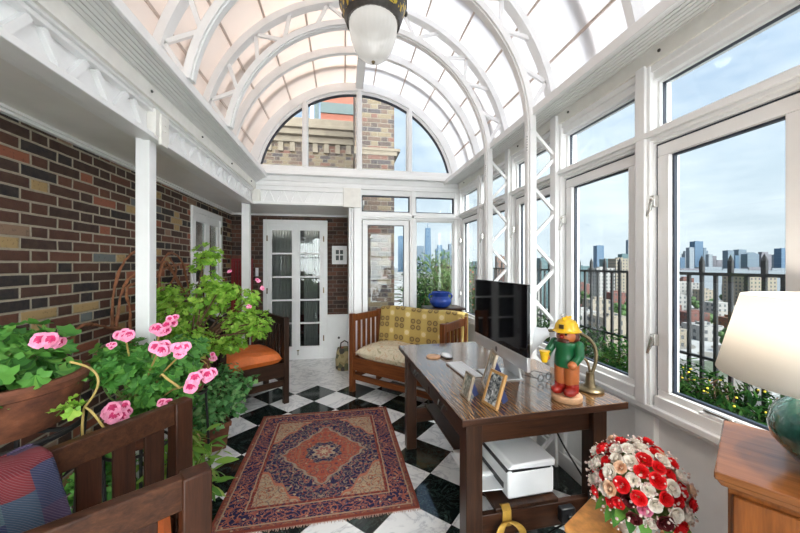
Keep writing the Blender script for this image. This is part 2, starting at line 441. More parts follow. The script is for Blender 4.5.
# ------------------------------------------------------------------ camera
H = 1.38; YAW = math.radians(9.813); F = 325.5
cd = bpy.data.cameras.new('camera'); cam = bpy.data.objects.new('camera', cd); COL.objects.link(cam)
cam.location = (0, 0, H); cam.rotation_euler = (PI / 2, 0, -YAW)
cd.sensor_width = 36; cd.lens = 36 * F / 800; cd.shift_y = -2.25 / 800; cd.clip_start = .05; cd.clip_end = 6000
scene.camera = cam
def at(u, v, X=None, Y=None, Z=None, T=None):
    """the point of the place seen in a direction, at a chosen wall, floor or distance"""
    a, b = (u - 400) / F, -(v - 264.25) / F
    d = Vector((a * math.cos(YAW) + math.sin(YAW), -a * math.sin(YAW) + math.cos(YAW), b))
    t = T if T is not None else X / d.x if X is not None else Y / d.y if Y is not None else (Z - H) / d.z
    return Vector((0, 0, H)) + d * t

# ------------------------------------------------------------------ the room
XL, XR, YB, YE, YF = -1.55, 1.49, 4.91, 4.0, -1.7     # brick wall, window wall, door wall, end windows, behind the camera
CX, CZ, RO, RI = .186, 2.276, 1.25, 1.065             # centre and radii of the vault arches

struct('floor', MB().b6(XL - .1, XR + .1, YF, YB + .05, -.05, 0), M['floor'], 'black and white marble floor laid diagonally as a checkerboard', 'floor')
# left brick wall with an opening for the french door
D2 = (3.66, 4.50, 1.99)
mb = MB(); mb.b6(XL - .2, XL, YF, D2[0], 0, 2.12); mb.b6(XL - .2, XL, D2[1], YB, 0, 2.12); mb.b6(XL - .2, XL, D2[0], D2[1], D2[2], 2.12)
struct('wall_left', mb, M['brick_left'], 'long dark mixed brick wall along the left side', 'wall', smooth=False)
D1 = (-1.13, -.235, 2.02)
mb = MB(); mb.b6(XL - .2, D1[0], YB, YB + .2, 0, 2.12); mb.b6(D1[1], .30, YB, YB + .2, .64, 2.12); mb.b6(D1[0], D1[1], YB, YB + .2, D1[2], 2.12)
struct('wall_back', mb, M['brick_back'], 'dark brick wall around the white french doors', 'wall', smooth=False)
mb = MB(); mb.b6(D1[1], .10, YB - .03, YB + .17, 0, .62); mb.b6(D1[1], .10, YB - .045, YB - .03, .60, .645)
struct('trim_1', mb, M['white'], 'white low panel beside the french doors', 'panel', bevel=.004)
mb = MB(); mb.b6(.06, .22, YE + .06, YB, 0, 2.2)
struct('wall_alcove', mb, M['white_grey'], 'white side wall closing the door alcove', 'wall')
# unseen end wall behind the camera, glazed to let fill light in
mb = MB(); mb.b6(XL, XR, YF - .08, YF, 0, .25); mb.b6(XL, XR, YF - .08, YF, 2.28, 2.45)
for x in (XL + .04, -.75, .03, .75, XR - .04): mb.b6(x - .04, x + .04, YF - .08, YF, .25, 2.28)
for z in (.9, 1.6): mb.b6(XL, XR, YF - .06, YF - .02, z - .02, z + .02)
struct('wall_front', mb, M['white'], 'white end wall behind the viewer, glazed to let fill light in', 'wall')
mb = MB(); mb.b6(XL, XR, YF - .045, YF - .04, .25, 2.28)
struct('window_front_fill', mb, M['glass'], 'glass added in the unseen end wall to let fill light in', 'window')

# soffit over the left aisle and the alcove
mb = MB(); mb.b6(XL, -1.06, YF, YE, 2.10, 2.16); mb.b6(XL, .25, YE, YB, 2.10, 2.16)
struct('ceiling_left', mb, M['soffit'], 'flat white painted soffit over the brick side aisle', 'ceiling')
mb = MB(); mb.b6(XL, XL + .025, YF, YB, 2.075, 2.10); mb.b6(XL, XL + .045, YF, YB, 2.088, 2.10)
mb.b6(XL, .06, YB - .025, YB, 2.075, 2.10)
struct('trim_2', mb, M['white'], 'thin white moulding where soffit meets brick', 'moulding')

# lattice beam along the left: stepped lip, panel with zigzag braces, moulding, fascia, gutter
root = sroot('trim_3', 'long white lattice beam under the left gutter', 'beam')
mb = MB(); mb.b6(-1.10, -1.02, YF, YE, 2.07, 2.098); mb.b6(-1.13, -1.045, YF, YE, 2.078, 2.10); mb.b6(-1.16, -1.06, YF, YE, 2.086, 2.11)
mb.build('lip', M['white'], root, .003)
mb = MB(); mb.b6(-1.10, -1.055, YF, YE, 2.09, 2.24); mb.build('panel', M['white'], root)
mb = MB(); mb.b6(-1.08, -1.022, YF, YE, 2.212, 2.232); mb.b6(-1.08, -1.008, YF, YE, 2.232, 2.252); mb.build('moulding', M['white'], root, .003)
mb = MB(); y = -1.3; k = 0
while y < 3.85:
    z0, z1 = (2.10, 2.21) if k % 2 == 0 else (2.21, 2.10)
    if abs(y + .05 - 2.03) > .09: mb.bar((-1.046, y, z0), (-1.046, y + .085, z1), .026, .026, (1, 0, 0))
    y += .135 if k % 2 == 0 else .115; k += 1
mb.build('lattice_brace', M['white'], root)
mb = MB(); mb.b6(-1.10, -1.012, 1.98, 2.12, 2.085, 2.235); mb.b6(-1.02, -1.004, 2.02, 2.09, 2.05, 2.22)
for z in (2.13, 2.165, 2.2): mb.lathe([(.009, 0), (.009, .004), (0, .007)], (-1.004, 2.055, z), 10)
mb.build('bracket_block', M['white_warm'], root, .003)

def gutter(name, label, xi, xo, sgn, zl, lip):
    """boxed gutter: fascia board with bolts, grooved cove and the square edge that the arches stand on"""
    root = sroot(name, label, 'gutter')
    e = xi
    mb = MB(); mb.prism([(xo, zl), (xo - sgn * .02, zl), (xo - sgn * .02, zl + .075), (xo, zl + .085)], YF, YE, 'XZ'); mb.build('fascia', M['white_warm'], root)
    mb = MB(); n = 7
    for i in range(n):
        f0, f1 = i / n, (i + .72) / n
        xa, xb = xo - sgn * .012 + (e - xo + sgn * .012) * f0, xo - sgn * .012 + (e - xo + sgn * .012) * f1
        za, zb = zl + .075 + (2.385 - zl - .075) * f0, zl + .075 + (2.385 - zl - .075) * f1
        mb.prism([(xa, za), (xb, zb), (xb, zb + .03), (xa, za + .03)], YF, YE, 'XZ')
    mb.prism([(xo, zl + .08), (e, 2.39), (e, 2.41), (xo, 2.41)], YF, YE, 'XZ')
    mb.build('cove', M['white_grey'], root, 0, False)
    mb = MB(); mb.b6(min(e, e - sgn * .018), max(e, e - sgn * .018), YF, YE, 2.378, 2.43); mb.b6(min(e, xo + sgn * .2), max(e, xo + sgn * .2), YF, YE, 2.41, 2.425)
    mb.build('edge', M['white'], root, .003)
    mb = MB()
    for i in range(9):
        y = -1.2 + i * .62
        mb.ball((xo - sgn * .022, y, zl + .04), .008, 8)
    mb.build('bolt', M['bronze'], root)
    return root
# sgn: -1 on the left, +1 on the right (outward)
gutter('trim_4', 'white boxed gutter along the left above the lattice beam', -.885, -1.012, -1, 2.245, 0)
gutter('trim_5', 'white boxed gutter along the right above the windows', 1.262, 1.46, 1, 2.33, 0)

# square posts of the left aisle
struct('trim_6', MB().b6(-1.135, -1.065, 2.02, 2.092, 0, 2.09), M['white'], 'white square post rising out of the pink geraniums', 'post', bevel=.004)
struct('trim_7', MB().b6(-1.145, -1.062, 3.95, 4.03, 0, 2.09), M['white'], 'white square post at the corner of the door alcove', 'post', bevel=.004)

# end beam over the alcove
root = sroot('trim_8', 'white lattice beam across the door alcove', 'beam')
mb = MB(); mb.b6(-1.10, .02, 3.93, 4.04, 2.07, 2.098); mb.b6(-1.10, .02, 3.96, 4.1, 2.085, 2.11); mb.build('lip', M['white'], root, .003)
mb = MB(); mb.b6(-1.10, .02, 3.975, 4.04, 2.09, 2.29); mb.build('panel', M['white'], root)
mb = MB(); mb.b6(-1.10, .02, 3.945, 4.0, 2.235, 2.285); mb.build('moulding', M['white'], root, .003)
mb = MB(); x = -.93; k = 0
while x < -.12:
    z0, z1 = (2.10, 2.232) if k % 2 == 0 else (2.232, 2.10)
    mb.bar((x, 3.968, z0), (x + .055, 3.968, z1), .020, .022, (0, 1, 0)); x += .078; k += 1
mb.build('lattice_brace', M['white'], root)
mb = MB(); mb.b6(-.005, .20, 3.925, 4.04, 2.062, 2.29); mb.b6(-1.03, -.945, 3.94, 4.0, 2.09, 2.24); mb.build('end_block', M['white_warm'], root, .004)
# cornice across the end at the spring of the lunette
root = sroot('trim_9', 'white cornice under the half round end window', 'cornice')
mb = MB(); mb.b6(-1.15, 1.5, 3.97, 4.06, 2.285, 2.50); mb.b6(-1.02, 1.46, 3.94, 3.98, 2.285, 2.325); mb.b6(-1.0, 1.44, 3.955, 3.98, 2.35, 2.40); mb.build('fascia', M['white'], root, .004)
mb = MB(); mb.b6(-.93, 1.40, 3.90, 4.0, 2.415, 2.445); mb.b6(-.93, 1.40, 3.93, 4.0, 2.445, 2.47); mb.build('ledge', M['white'], root, .003)

# ------------------------------------------------------------------ right window wall
YM = [-1.875 + .65 * i for i in range(10)]            # mullion centres, the last is the end corner
YM = [.757 if abs(y - .725) < .01 else y for y in YM if y > YF]
root = sroot('wall_right', 'white low panelled wall under the windows on the right', 'wall')
mb = MB(); mb.b6(XR, XR + .06, YF, YE + .06, 0, .72); mb.build('wall_panel', M['white'], root)
mb = MB()
for y in YM: mb.b6(XR - .03, XR, y - .05, y + .05, 0, .67)
mb.b6(XR - .02, XR, YF, YE, .10, .12); mb.b6(XR - .035, XR, YF, YE, 0, .10); mb.build('batten', M['white'], root, .003)
mb = MB(); mb.b6(1.435, XR + .06, YF, YE, .675, .705); mb.b6(1.45, XR + .06, YF, YE, .655, .675); mb.build('sill', M['white'], root, .004)
mb = MB()
for y in YM: mb.b6(1.445, XR + .08, y - .042, y + .042, .70, 2.40)
for y in YM: mb.b6(1.432, 1.447, y - .026, y + .026, .70, 2.34)
mb.build('mullion', M['white'], root, .004)
mb = MB(); mb.b6(1.465, XR + .08, YF, YE, 1.955, 2.03); mb.b6(1.43, 1.47, YF, YE, 1.985, 2.012); mb.b6(1.447, 1.47, YF, YE, 1.968, 1.985); mb.build('transom_bar', M['white'], root, .003)
mb = MB(); mb.b6(1.465, XR + .08, YF, YE, 2.262, 2.42); mb.b6(1.452, 1.47, YF, YE, 2.30, 2.34); mb.build('header', M['white'], root, .003)

def ring_x(mb, x0, x1, y0, y1, z0, z1, w):
    mb.b6(x0, x1, y0, y1, z0, z0 + w); mb.b6(x0, x1, y0, y1, z1 - w, z1)
    mb.b6(x0, x1, y0, y0 + w, z0 + w, z1 - w); mb.b6(x0, x1, y1 - w, y1, z0 + w, z1 - w)
def ring_y(mb, y0, y1, x0, x1, z0, z1, w, wb=None):
    wb = wb or w
    mb.b6(x0, x1, y0, y1, z0, z0 + wb); mb.b6(x0, x1, y0, y1, z1 - w, z1)
    mb.b6(x0, x0 + w, y0, y1, z0 + wb, z1 - w); mb.b6(x1 - w, x1, y0, y1, z0 + wb, z1 - w)

names = ['behind the viewer at the far rear', 'behind the viewer', 'behind the viewer beside the cabinet', 'just behind the table lamp', 'large nearest casement on the right with the table lamp before it',
         'second casement on the right, behind the wooden fireman', 'third casement on the right, behind the near lattice post', 'fourth casement on the right, between the lattice posts', 'narrow looking last casement on the right, next to the end corner']
wn = 0
for i in range(len(YM) - 1):
    a, b = YM[i] + .042, YM[i + 1] - .042
    wn += 1
    nm = 'white window in the right wall, ' + names[max(0, len(names) - (len(YM) - 1) + i)]
    if i + 1 == len(YM) - 1: nm = 'white window in the right wall nearest the end corner'
    root = sroot('window_%d' % wn, nm, 'window')
    mb = MB(); ring_x(mb, 1.475, 1.535, a + .012, b - .012, .73, 1.945, .055); mb.build('sash', M['white'], root, .004)
    mb = MB(); mb.b6(1.455, 1.48, a + .012, b - .012, .705, .757); mb.build('bottom_rail', M['white'], root, .004)
    mb = MB(); ring_x(mb, 1.495, 1.512, a + .064, b - .064, .782, 1.893, .012); ring_x(mb, 1.482, 1.486, a + .004, b - .004, .722, 1.953, .007); mb.build('gasket', M['gasket'], root)
    mb = MB(); mb.b6(1.502, 1.508, a + .07, b - .07, .79, 1.886); mb.build('pane', M['glass'], root)
    mb = MB(); ring_x(mb, 1.505, 1.525, a, b, 2.03, 2.262, .014); mb.build('transom_gasket', M['gasket'], root)
    mb = MB(); ring_x(mb, 1.49, 1.506, a, b, 2.03, 2.262, .012); mb.build('transom_frame', M['white'], root)
    mb = MB(); mb.b6(1.512, 1.518, a + .012, b - .012, 2.04, 2.25); mb.build('transom_pane', M['glass'], root)
    for z in (1.68, 1.02):
        mb = MB(); mb.box((1.462, b - .005, z), (.03, .03, .055)); mb.bar((1.452, b - .005, z + .01), (1.447, b + .012, z - .07), .014, .014); mb.ball((1.452, b - .005, z + .012), .012, 10)
        if i >= 3: mb.build('handle', M['chrome'], root, .002)
    if i == 3 + len(YM) - 9 + 0 and False: pass
# crank at the sill of the nearest casement
o = thing('window_crank', 'white folding window crank on the sill before the cabinet', 'crank', (1.467, 1.08, .757))
mb = MB(); mb.b6(-.012, .02, -.045, .045, 0, .012); mb.build('base', M['white'], o, .003)
mb = MB(); mb.bar((0, .03, .022), (-.012, -.07, .026), .014, .012); mb.ball((-.012, -.075, .026), .011, 10); mb.build('handle', M['chrome'], o, .002)

# ------------------------------------------------------------------ end window wall
root = sroot('wall_end', 'white framed end wall of windows beside the door alcove', 'wall')
mb = MB(); mb.b6(.06, XR + .06, YE, YE + .06, 0, .72); mb.b6(.2, XR, YE - .04, YE + .06, .69, .72); mb.build('wall_panel', M['white'], root, .003)
mb = MB()
mb.b6(.06, .085, 3.955, 4.06, 0, 2.08); mb.b6(.09, .115, 3.97, 4.06, 0, 2.08); mb.b6(.12, .215, 3.95, 4.06, 0, 2.3)
mb.b6(.81, .885, 3.96, 4.06, .7, 2.3); mb.b6(.83, .865, 3.945, 3.965, .7, 2.29); mb.b6(1.385, XR + .06, 3.96, 4.06, .7, 2.3)
mb.build('mullion', M['white'], root, .004)
mb = MB(); mb.b6(.2, XR, 3.965, 4.06, 1.925, 2.02); mb.b6(.2, XR, 3.945, 3.97, 1.95, 1.985); mb.b6(.2, XR, 3.965, 4.06, 2.22, 2.3); mb.build('transom_bar', M['white'], root, .003)
for k, (a, b, lab) in enumerate([(.215, .81, 'white end window beside the alcove, brick pier outside'), (.885, 1.385, 'white end window with green bush and blue tower outside')]):
    wn += 1; r = sroot('window_%d' % wn, lab, 'window')
    if k == 0:
        mb = MB(); ring_y(mb, 3.97, 4.03, a + .012, b - .012, .72, 1.92, .06); mb.build('sash', M['white'], r, .004)
        mb = MB(); ring_y(mb, 3.99, 4.005, a + .068, b - .068, .776, 1.864, .01); mb.build('gasket', M['gasket'], r); q = .072
    else:
        mb = MB(); ring_y(mb, 3.985, 4.02, a, b, .72, 1.925, .016); mb.build('gasket', M['white_grey'], r); q = .01
    mb = MB(); mb.b6(a + q, b - q, 4.0, 4.006, .72 + q, 1.925 - q); mb.build('pane', M['glass'], r)
    mb = MB(); ring_y(mb, 3.99, 4.01, a, b, 2.02, 2.22, .013); mb.build('transom_gasket', M['gasket'], r)
    mb = MB(); mb.b6(a + .01, b - .01, 4.0, 4.006, 2.03, 2.21); mb.build('transom_pane', M['glass'], r)

# lunette
wn += 1
root = sroot('window_%d' % wn, 'half round fanlight window under the end of the vault', 'window')
zb = 2.50
def ang(r): return math.asin((zb - CZ) / r)
mb = MB(); mb.arc(CX, CZ, 3.95, 4.06, 1.195, 1.29, ang(1.195), PI - ang(1.195)); mb.arc(CX, CZ, 3.975, 4.05, 1.165, 1.20, ang(1.17), PI - ang(1.17))
mb.b6(CX - 1.18, CX + 1.18, 3.95, 4.05, 2.47, 2.53); mb.build('frame', M['white'], root)
mb = MB()
for x in (CX - .635, CX, CX + .62):
    zt = CZ + math.sqrt(1.19 ** 2 - (x - CX) ** 2); mb.b6(x - .032, x + .032, 3.955, 4.05, 2.52, zt); mb.b6(x - .018, x + .018, 3.935, 3.96, 2.52, zt)
mb.build('mullion', M['white'], root, .003)
mb = MB(); mb.arc(CX, CZ, 3.985, 4.03, 1.155, 1.166, ang(1.16), PI - ang(1.16)); mb.b6(CX - 1.14, CX + 1.14, 3.985, 4.03, 2.53, 2.536); mb.build('gasket', M['gasket'], root)
pts = [(CX + 1.17 * math.cos(ang(1.17) + (PI - 2 * ang(1.17)) * i / 40), CZ + 1.17 * math.sin(ang(1.17) + (PI - 2 * ang(1.17)) * i / 40)) for i in range(41)]
mb = MB(); mb.prism(pts, 4.0, 4.006, 'XZ'); mb.build('pane', M['glass'], root)

# ------------------------------------------------------------------ vault
root = sroot('ceiling', 'barrel vaulted frosted glass roof', 'ceiling')
RG = RO + .055; a0 = math.asin((2.43 - CZ) / RG)
n = 12
for k in range(2):
    mb = MB(); aa, bb = (a0, PI / 2) if k == 0 else (PI / 2, PI - a0)
    mb.arc(CX, CZ, YF, YE + .05, RG, RG + .012, aa, bb, 30); mb.build('roof_glazing', M['roof_r'] if k == 0 else M['roof_l'], root)
mb = MB()
for i in range(1, 11):
    a = a0 + (PI - 2 * a0) * i / 11
    c, s = math.cos(a), math.sin(a); p = Vector((CX + (RG - .008) * c, 0, CZ + (RG - .008) * s))
    mb.bar((p.x, YF, p.z), (p.x, YE, p.z), .014, .016, (c, 0, s))
mb.build('glazing_bar', M['bar'], root)
mb = MB()
for y in (.075, .725, 1.375, 3.32): mb.arc(CX, CZ, y - .022, y + .022, RO - .02, RO + .05, math.asin(.13 / RO), PI - math.asin(.13 / RO))
mb.build('rib', M['white'], root)
mb = MB()
for y in (2.35, 2.99, 3.66, 1.70, 1.05): mb.arc(CX, CZ, y - .03, y + .03, RG + .014, RG + .05, a0, PI - a0)
mb.build('outer_rib', M['bar'], root)
mb = MB(); mb.b6(CX - .045, CX + .045, 3.32, 3.98, CZ + RO - .03, CZ + RO + .05); mb.build('ridge_beam', M['white'], root)
struct('wall_gable', MB().arc(CX, CZ, YF - .05, YF, .02, RG + .01, 0.1, PI - .1), M['white_grey'], 'white half round gable behind the viewer', 'wall')

tn = 9
for (y, lab) in ((2.03, 'near white double arch truss with lattice braces, carrying the pendant lamp'), (2.68, 'far white double arch truss with lattice braces')):
    tn += 1
    root = sroot('trim_%d' % tn, lab, 'truss')
    mb = MB(); al = math.asin((2.425 - CZ) / RI)
    mb.arc(CX, CZ, y - .036, y + .036, RI - .022, RI + .022, 0, PI - al, 60); mb.arc(CX, CZ, y - .02, y + .02, RI - .030, RI - .019, 0, PI - al, 60)
    mb.build('inner_chord', M['white'], root, .002)
    mb = MB(); al = math.asin((2.425 - CZ) / RO); mb.arc(CX, CZ, y - .036, y + .036, RO - .024, RO + .024, al, PI - al, 60); mb.build('outer_chord', M['white'], root, .002)
    mb = MB(); k = 0; N = 22
    for i in range(N):
        t0 = .16 + (PI - .32) * i / N; t1 = .16 + (PI - .32) * (i + 1) / N
        if i % 4 in (2,): continue
        r0, r1 = (RI + .015, RO - .018) if i % 2 == 0 else (RO - .018, RI + .015)
        mb.bar((CX + r0 * math.cos(t0), y, CZ + r0 * math.sin(t0)), (CX + r1 * math.cos(t1), y, CZ + r1 * math.sin(t1)), .026, .02, (0, 1, 0))
    mb.build('brace', M['white'], root)
    mb = MB(); px = CX + RI; mb.b6(px - .024, px + .024, y - .036, y + .036, 0, CZ); mb.b6(px - .032, px - .02, y - .02, y + .02, 0, CZ); mb.build('post', M['white'], root, .003)
    mb = MB(); mb.b6(1.418, 1.440, y - .03, y + .03, 0, 2.39); mb.build('wall_post', M['white'], root, .002)
    mb = MB(); z = .04; k = 0
    while z < 2.2:
        xa, xb = (px + .015, 1.425) if k % 2 == 0 else (1.425, px + .015)
        mb.bar((xa, y, z), (xb, y, z + .16), .02, .02, (0, 1, 0)); z += .19; k += 1
    mb.build('post_brace', M['white'], root)
    mb = MB()
    for i in range(6): mb.ball((px - .03, y - .012, 2.24 - i * .018), .005, 6)
    mb.build('rivet', M['bronze'], root)

# ------------------------------------------------------------------ french doors
def leaf_y(root, x0, x1, y, z1, rows):
    """one door leaf in a wall facing -y"""
    mb = MB(); w = .055
    lf = MB(); lf.b6(x0, x0 + w, y, y + .04, 0.01, z1); lf.b6(x1 - w, x1, y, y + .04, .01, z1); lf.b6(x0 + w, x1 - w, y, y + .04, z1 - .09, z1); lf.b6(x0 + w, x1 - w, y, y + .04, .01, .185)
    zs = [.185 + (z1 - .275) * i / rows for i in range(rows + 1)]
    for z in zs[1:-1]: lf.b6(x0 + w, x1 - w, y + .004, y + .036, z - .013, z + .013)
    l = lf.build('door_leaf', M['white'], root, .003)
    mb.b6(x0 + w - .005, x1 - w + .005, y + .018, y + .023, .18, z1 - .08); mb.build('pane', M['door_glass'], l)
    return l
root = sroot('door_1', 'white french doors with five rows of panes at the back', 'door')
mb = MB(); ring_y(mb, YB - .02, YB + .10, D1[0], D1[1], 0, D1[2], .06, .012); mb.build('frame', M['white'], root, .004)
xm = (D1[0] + D1[1]) / 2
l1 = leaf_y(root, D1[0] + .06, xm - .002, YB + .0, D1[2] - .06, 5); l2 = leaf_y(root, xm + .002, D1[1] - .06, YB + .0, D1[2] - .06, 5)
mb = MB(); mb.b6(xm - .02, xm + .02, YB - .012, YB + .004, .01, D1[2] - .06); mb.build('astragal', M['white'], root, .003)
mb = MB(); mb.box((xm + .03, YB - .012, .13), (.03, .012, .012)); mb.box((xm + .03, YB - .012, .10), (.010, .01, .07)); mb.build('bolt', M['brass'], root)
mb = MB()
for z in (.3, 1.0, 1.75):
    mb.box((D1[0] + .055, YB - .024, z), (.016, .012, .08)); mb.box((D1[1] - .055, YB - .024, z), (.016, .012, .08))
mb.build('hinge', M['brass'], root)
root = sroot('door_2', 'white french door in the left brick wall behind the tall geranium', 'door')
mb = MB(); ring_x(mb, XL - .10, XL + .02, D2[0], D2[1], 0, D2[2], .06); mb.build('frame', M['white'], root, .004)
ym = (D2[0] + D2[1]) / 2
for a, b in ((D2[0] + .06, ym - .002), (ym + .002, D2[1] - .06)):
    lf = MB(); w = .055; x0, x1 = XL - .035, XL + .005; z1 = D2[2] - .06
    lf.b6(x0, x1, a, a + w, .01, z1); lf.b6(x0, x1, b - w, b, .01, z1); lf.b6(x0, x1, a + w, b - w, z1 - .09, z1); lf.b6(x0, x1, a + w, b - w, .01, .185)
    for i in range(1, 5):
        z = .185 + (z1 - .275) * i / 5; lf.b6(x0 + .004, x1 - .004, a + w, b - w, z - .013, z + .013)
    l = lf.build('door_leaf', M['white'], root, .003)
    mb = MB(); mb.b6(x0 + .018, x0 + .023, a + w - .005, b - w + .005, .18, z1 - .08); mb.build('pane', M['door_glass'], l)
mb = MB()
for z in (.5, 1.8): mb.box((XL + .024, D2[1] - .055, z), (.012, .016, .09))
mb.build('hinge', M['brass'], root)
# dim rooms behind the doors
M['dim'] = plain('dim room wall', (.40, .37, .33), .9, .1)
M['dimfloor'] = plain('dim room floor', (.10, .06, .04), .5, .2)
mb = MB(); mb.b6(-2.6, .1, 7.3, 7.4, 0, 2.4); mb.b6(-2.7, -2.6, 5.11, 7.4, 0, 2.4); mb.b6(.0, .1, 5.11, 7.4, 0, 2.3); mb.b6(-2.6, .1, 5.11, 7.4, 2.3, 2.4)
struct('wall_back_room', mb, M['dim'], 'dim walls of the room seen through the french doors', 'wall')
struct('floor_back_room', MB().b6(-2.6, .1, 4.96, 7.4, -.05, 0), M['dimfloor'], 'dark wooden floor beyond the french doors', 'floor')
mb = MB(); mb.b6(-4.4, -4.3, 2.2, 6, 0, 2.5); mb.b6(-4.4, XL - .2, 2.1, 2.2, 0, 2.5); mb.b6(-4.4, XL - .2, 5.0, 5.1, 0, 2.5); mb.b6(-4.4, XL - .2, 2.2, 5.1, 2.4, 2.5)
struct('wall_side_room', mb, M['dim'], 'dim walls of the room behind the left french door', 'wall')
struct('floor_side_room', MB().b6(-4.4, XL - .1, 2.1, 5.1, -.05, 0), M['dimfloor'], 'dark floor behind the left french door', 'floor')
M['sheer'] = plain('grey sheer curtain', (.74, .73, .68), .9, .06)
def curtain(name, x0, x1, y, z0, z1, folds, label):
    mb = MB(); mb.grid(lambda u, v: (x0 + (x1 - x0) * u, y + .022 * math.sin(u * folds * 2 * PI), z0 + (z1 - z0) * v), folds * 8, 3)
    return tag(mb.build(name, M['sheer'], solid=.004), label, 'curtain')
curtain('curtain', D1[0] + .02, xm - .10, YB + .30, .05, 2.0, 8, 'grey sheer curtain behind the left leaf of the back doors')
curtain('curtain', xm + .08, D1[1] - .16, YB + .30, .05, 2.0, 6, 'grey sheer curtain behind the right leaf of the back doors')
mb = MB(); mb.grid(lambda u, v: (XL - .35 + .022 * math.sin(u * 18 * PI), D2[0] + (D2[1] - D2[0]) * u, .05 + 1.95 * v), 72, 3)
tag(mb.build('curtain', M['sheer'], solid=.004), 'grey curtain behind the glass of the left wall door', 'curtain')
o = thing('daybed', 'red patterned low daybed in the dim room beyond the back doors', 'bed', (-.62, 6.1, 0))
mb = MB(); mb.b6(-.75, .75, -.3, .3, .18, .42); mb.build('mattress', plain('red patterned cover', (.22, .05, .05), .9, .6, 18), o, .02)
for x in (-.7, .7):
    for y in (-.25, .25): MB().b6(x - .03, x + .03, y - .03, y + .03, 0, .18).build('leg', M['dark'], o)
# wall pieces in the alcove
o = thing('picture_frame', 'small white framed print on brick beside the back doors', 'picture', (-.062, YB, 1.515))
mb = MB(); ring_y(mb, -.022, 0, -.108, .108, -.135, .135, .02); mb.build('frame', M['white'], o, .002)
mb = MB(); mb.b6(-.09, .09, -.01, -.006, -.117, .117); mb.build('mat_board', M['paper'], o)
mb = MB()
for (x, z, w, h) in ((-.03, .045, .045, .06), (.03, .045, .045, .06), (-.03, -.04, .045, .07), (.03, -.04, .045, .07)):
    mb.b6(x - w / 2, x + w / 2, -.014, -.0095, z - h / 2, z + h / 2)
mb.build('print', plain('grey photo print', (.06, .075, .075), .5, .6, 60), o)
o = thing('red_shutter', 'narrow red slatted panel standing against brick in the alcove', 'panel', (-1.40, YB - .04, 0), 0)
mb = MB(); ring_y(mb, -.02, .012, -.14, .14, 0, 1.46, .03); mb.build('frame', M['red_paint'], o, .002)
mb = MB()
for i in range(6): x = -.10 + i * .04; mb.b6(x - .014, x + .014, -.01, .006, .03, 1.43)
mb.build('slat', M['red_paint'], o)
o = thing('light_switch', 'white light switch plate on brick left of the back doors', 'switch', (-1.215, YB, 1.27))
mb = MB(); mb.b6(-.02, .02, -.01, 0, -.06, .06); mb.build('plate', M['white_plastic'], o, .002)
mb = MB(); mb.b6(-.008, .008, -.018, -.01, -.018, .018); mb.build('toggle', M['white_plastic'], o)
o = thing('door_stop', 'small dark knob on the white panel by the doors', 'knob', (-.07, YB - .03, .305))
mb = MB(); mb.lathe([(.006, 0), (.006, .02), (.016, .025), (.016, .04), (0, .045)], (0, 0, 0), 12)
k = mb.build('knob', M['bronze'], o); k.rotation_euler = (PI / 2, 0, 0)
# patterned bag by the settee
t = NT('mottled tapestry'); t.fin(t.ramp(t.voro(t.coord(), 16)[1], [(0, (.25, .19, .09)), (.3, (.10, .10, .05)), (.5, (.34, .27, .14)), (.68, (.05, .04, .035)), (.82, (.40, .16, .10)), (.92, (.30, .06, .04))], 'CONSTANT'), .9)
o = thing('tapestry_bag', 'small mottled tan and green bag on the floor behind the settee end', 'bag', (.01, 4.33, 0), .1)
o.scale = (.9, .9, .88)
mb = MB(); prof = [(.10, 0), (.125, .03), (.13, .15), (.115, .27), (.10, .33), (.085, .33), (.09, .25)]
mb.lathe(prof, (0, 0, 0), 20, 0, 1.0, .7); mb.build('body', t.m, o)
mb = MB(); mb.tube([(-.06, 0, .32), (-.05, 0, .40), (0, 0, .43), (.05, 0, .40), (.06, 0, .32)], .009, 8); mb.build('handle', M['dark'], o)

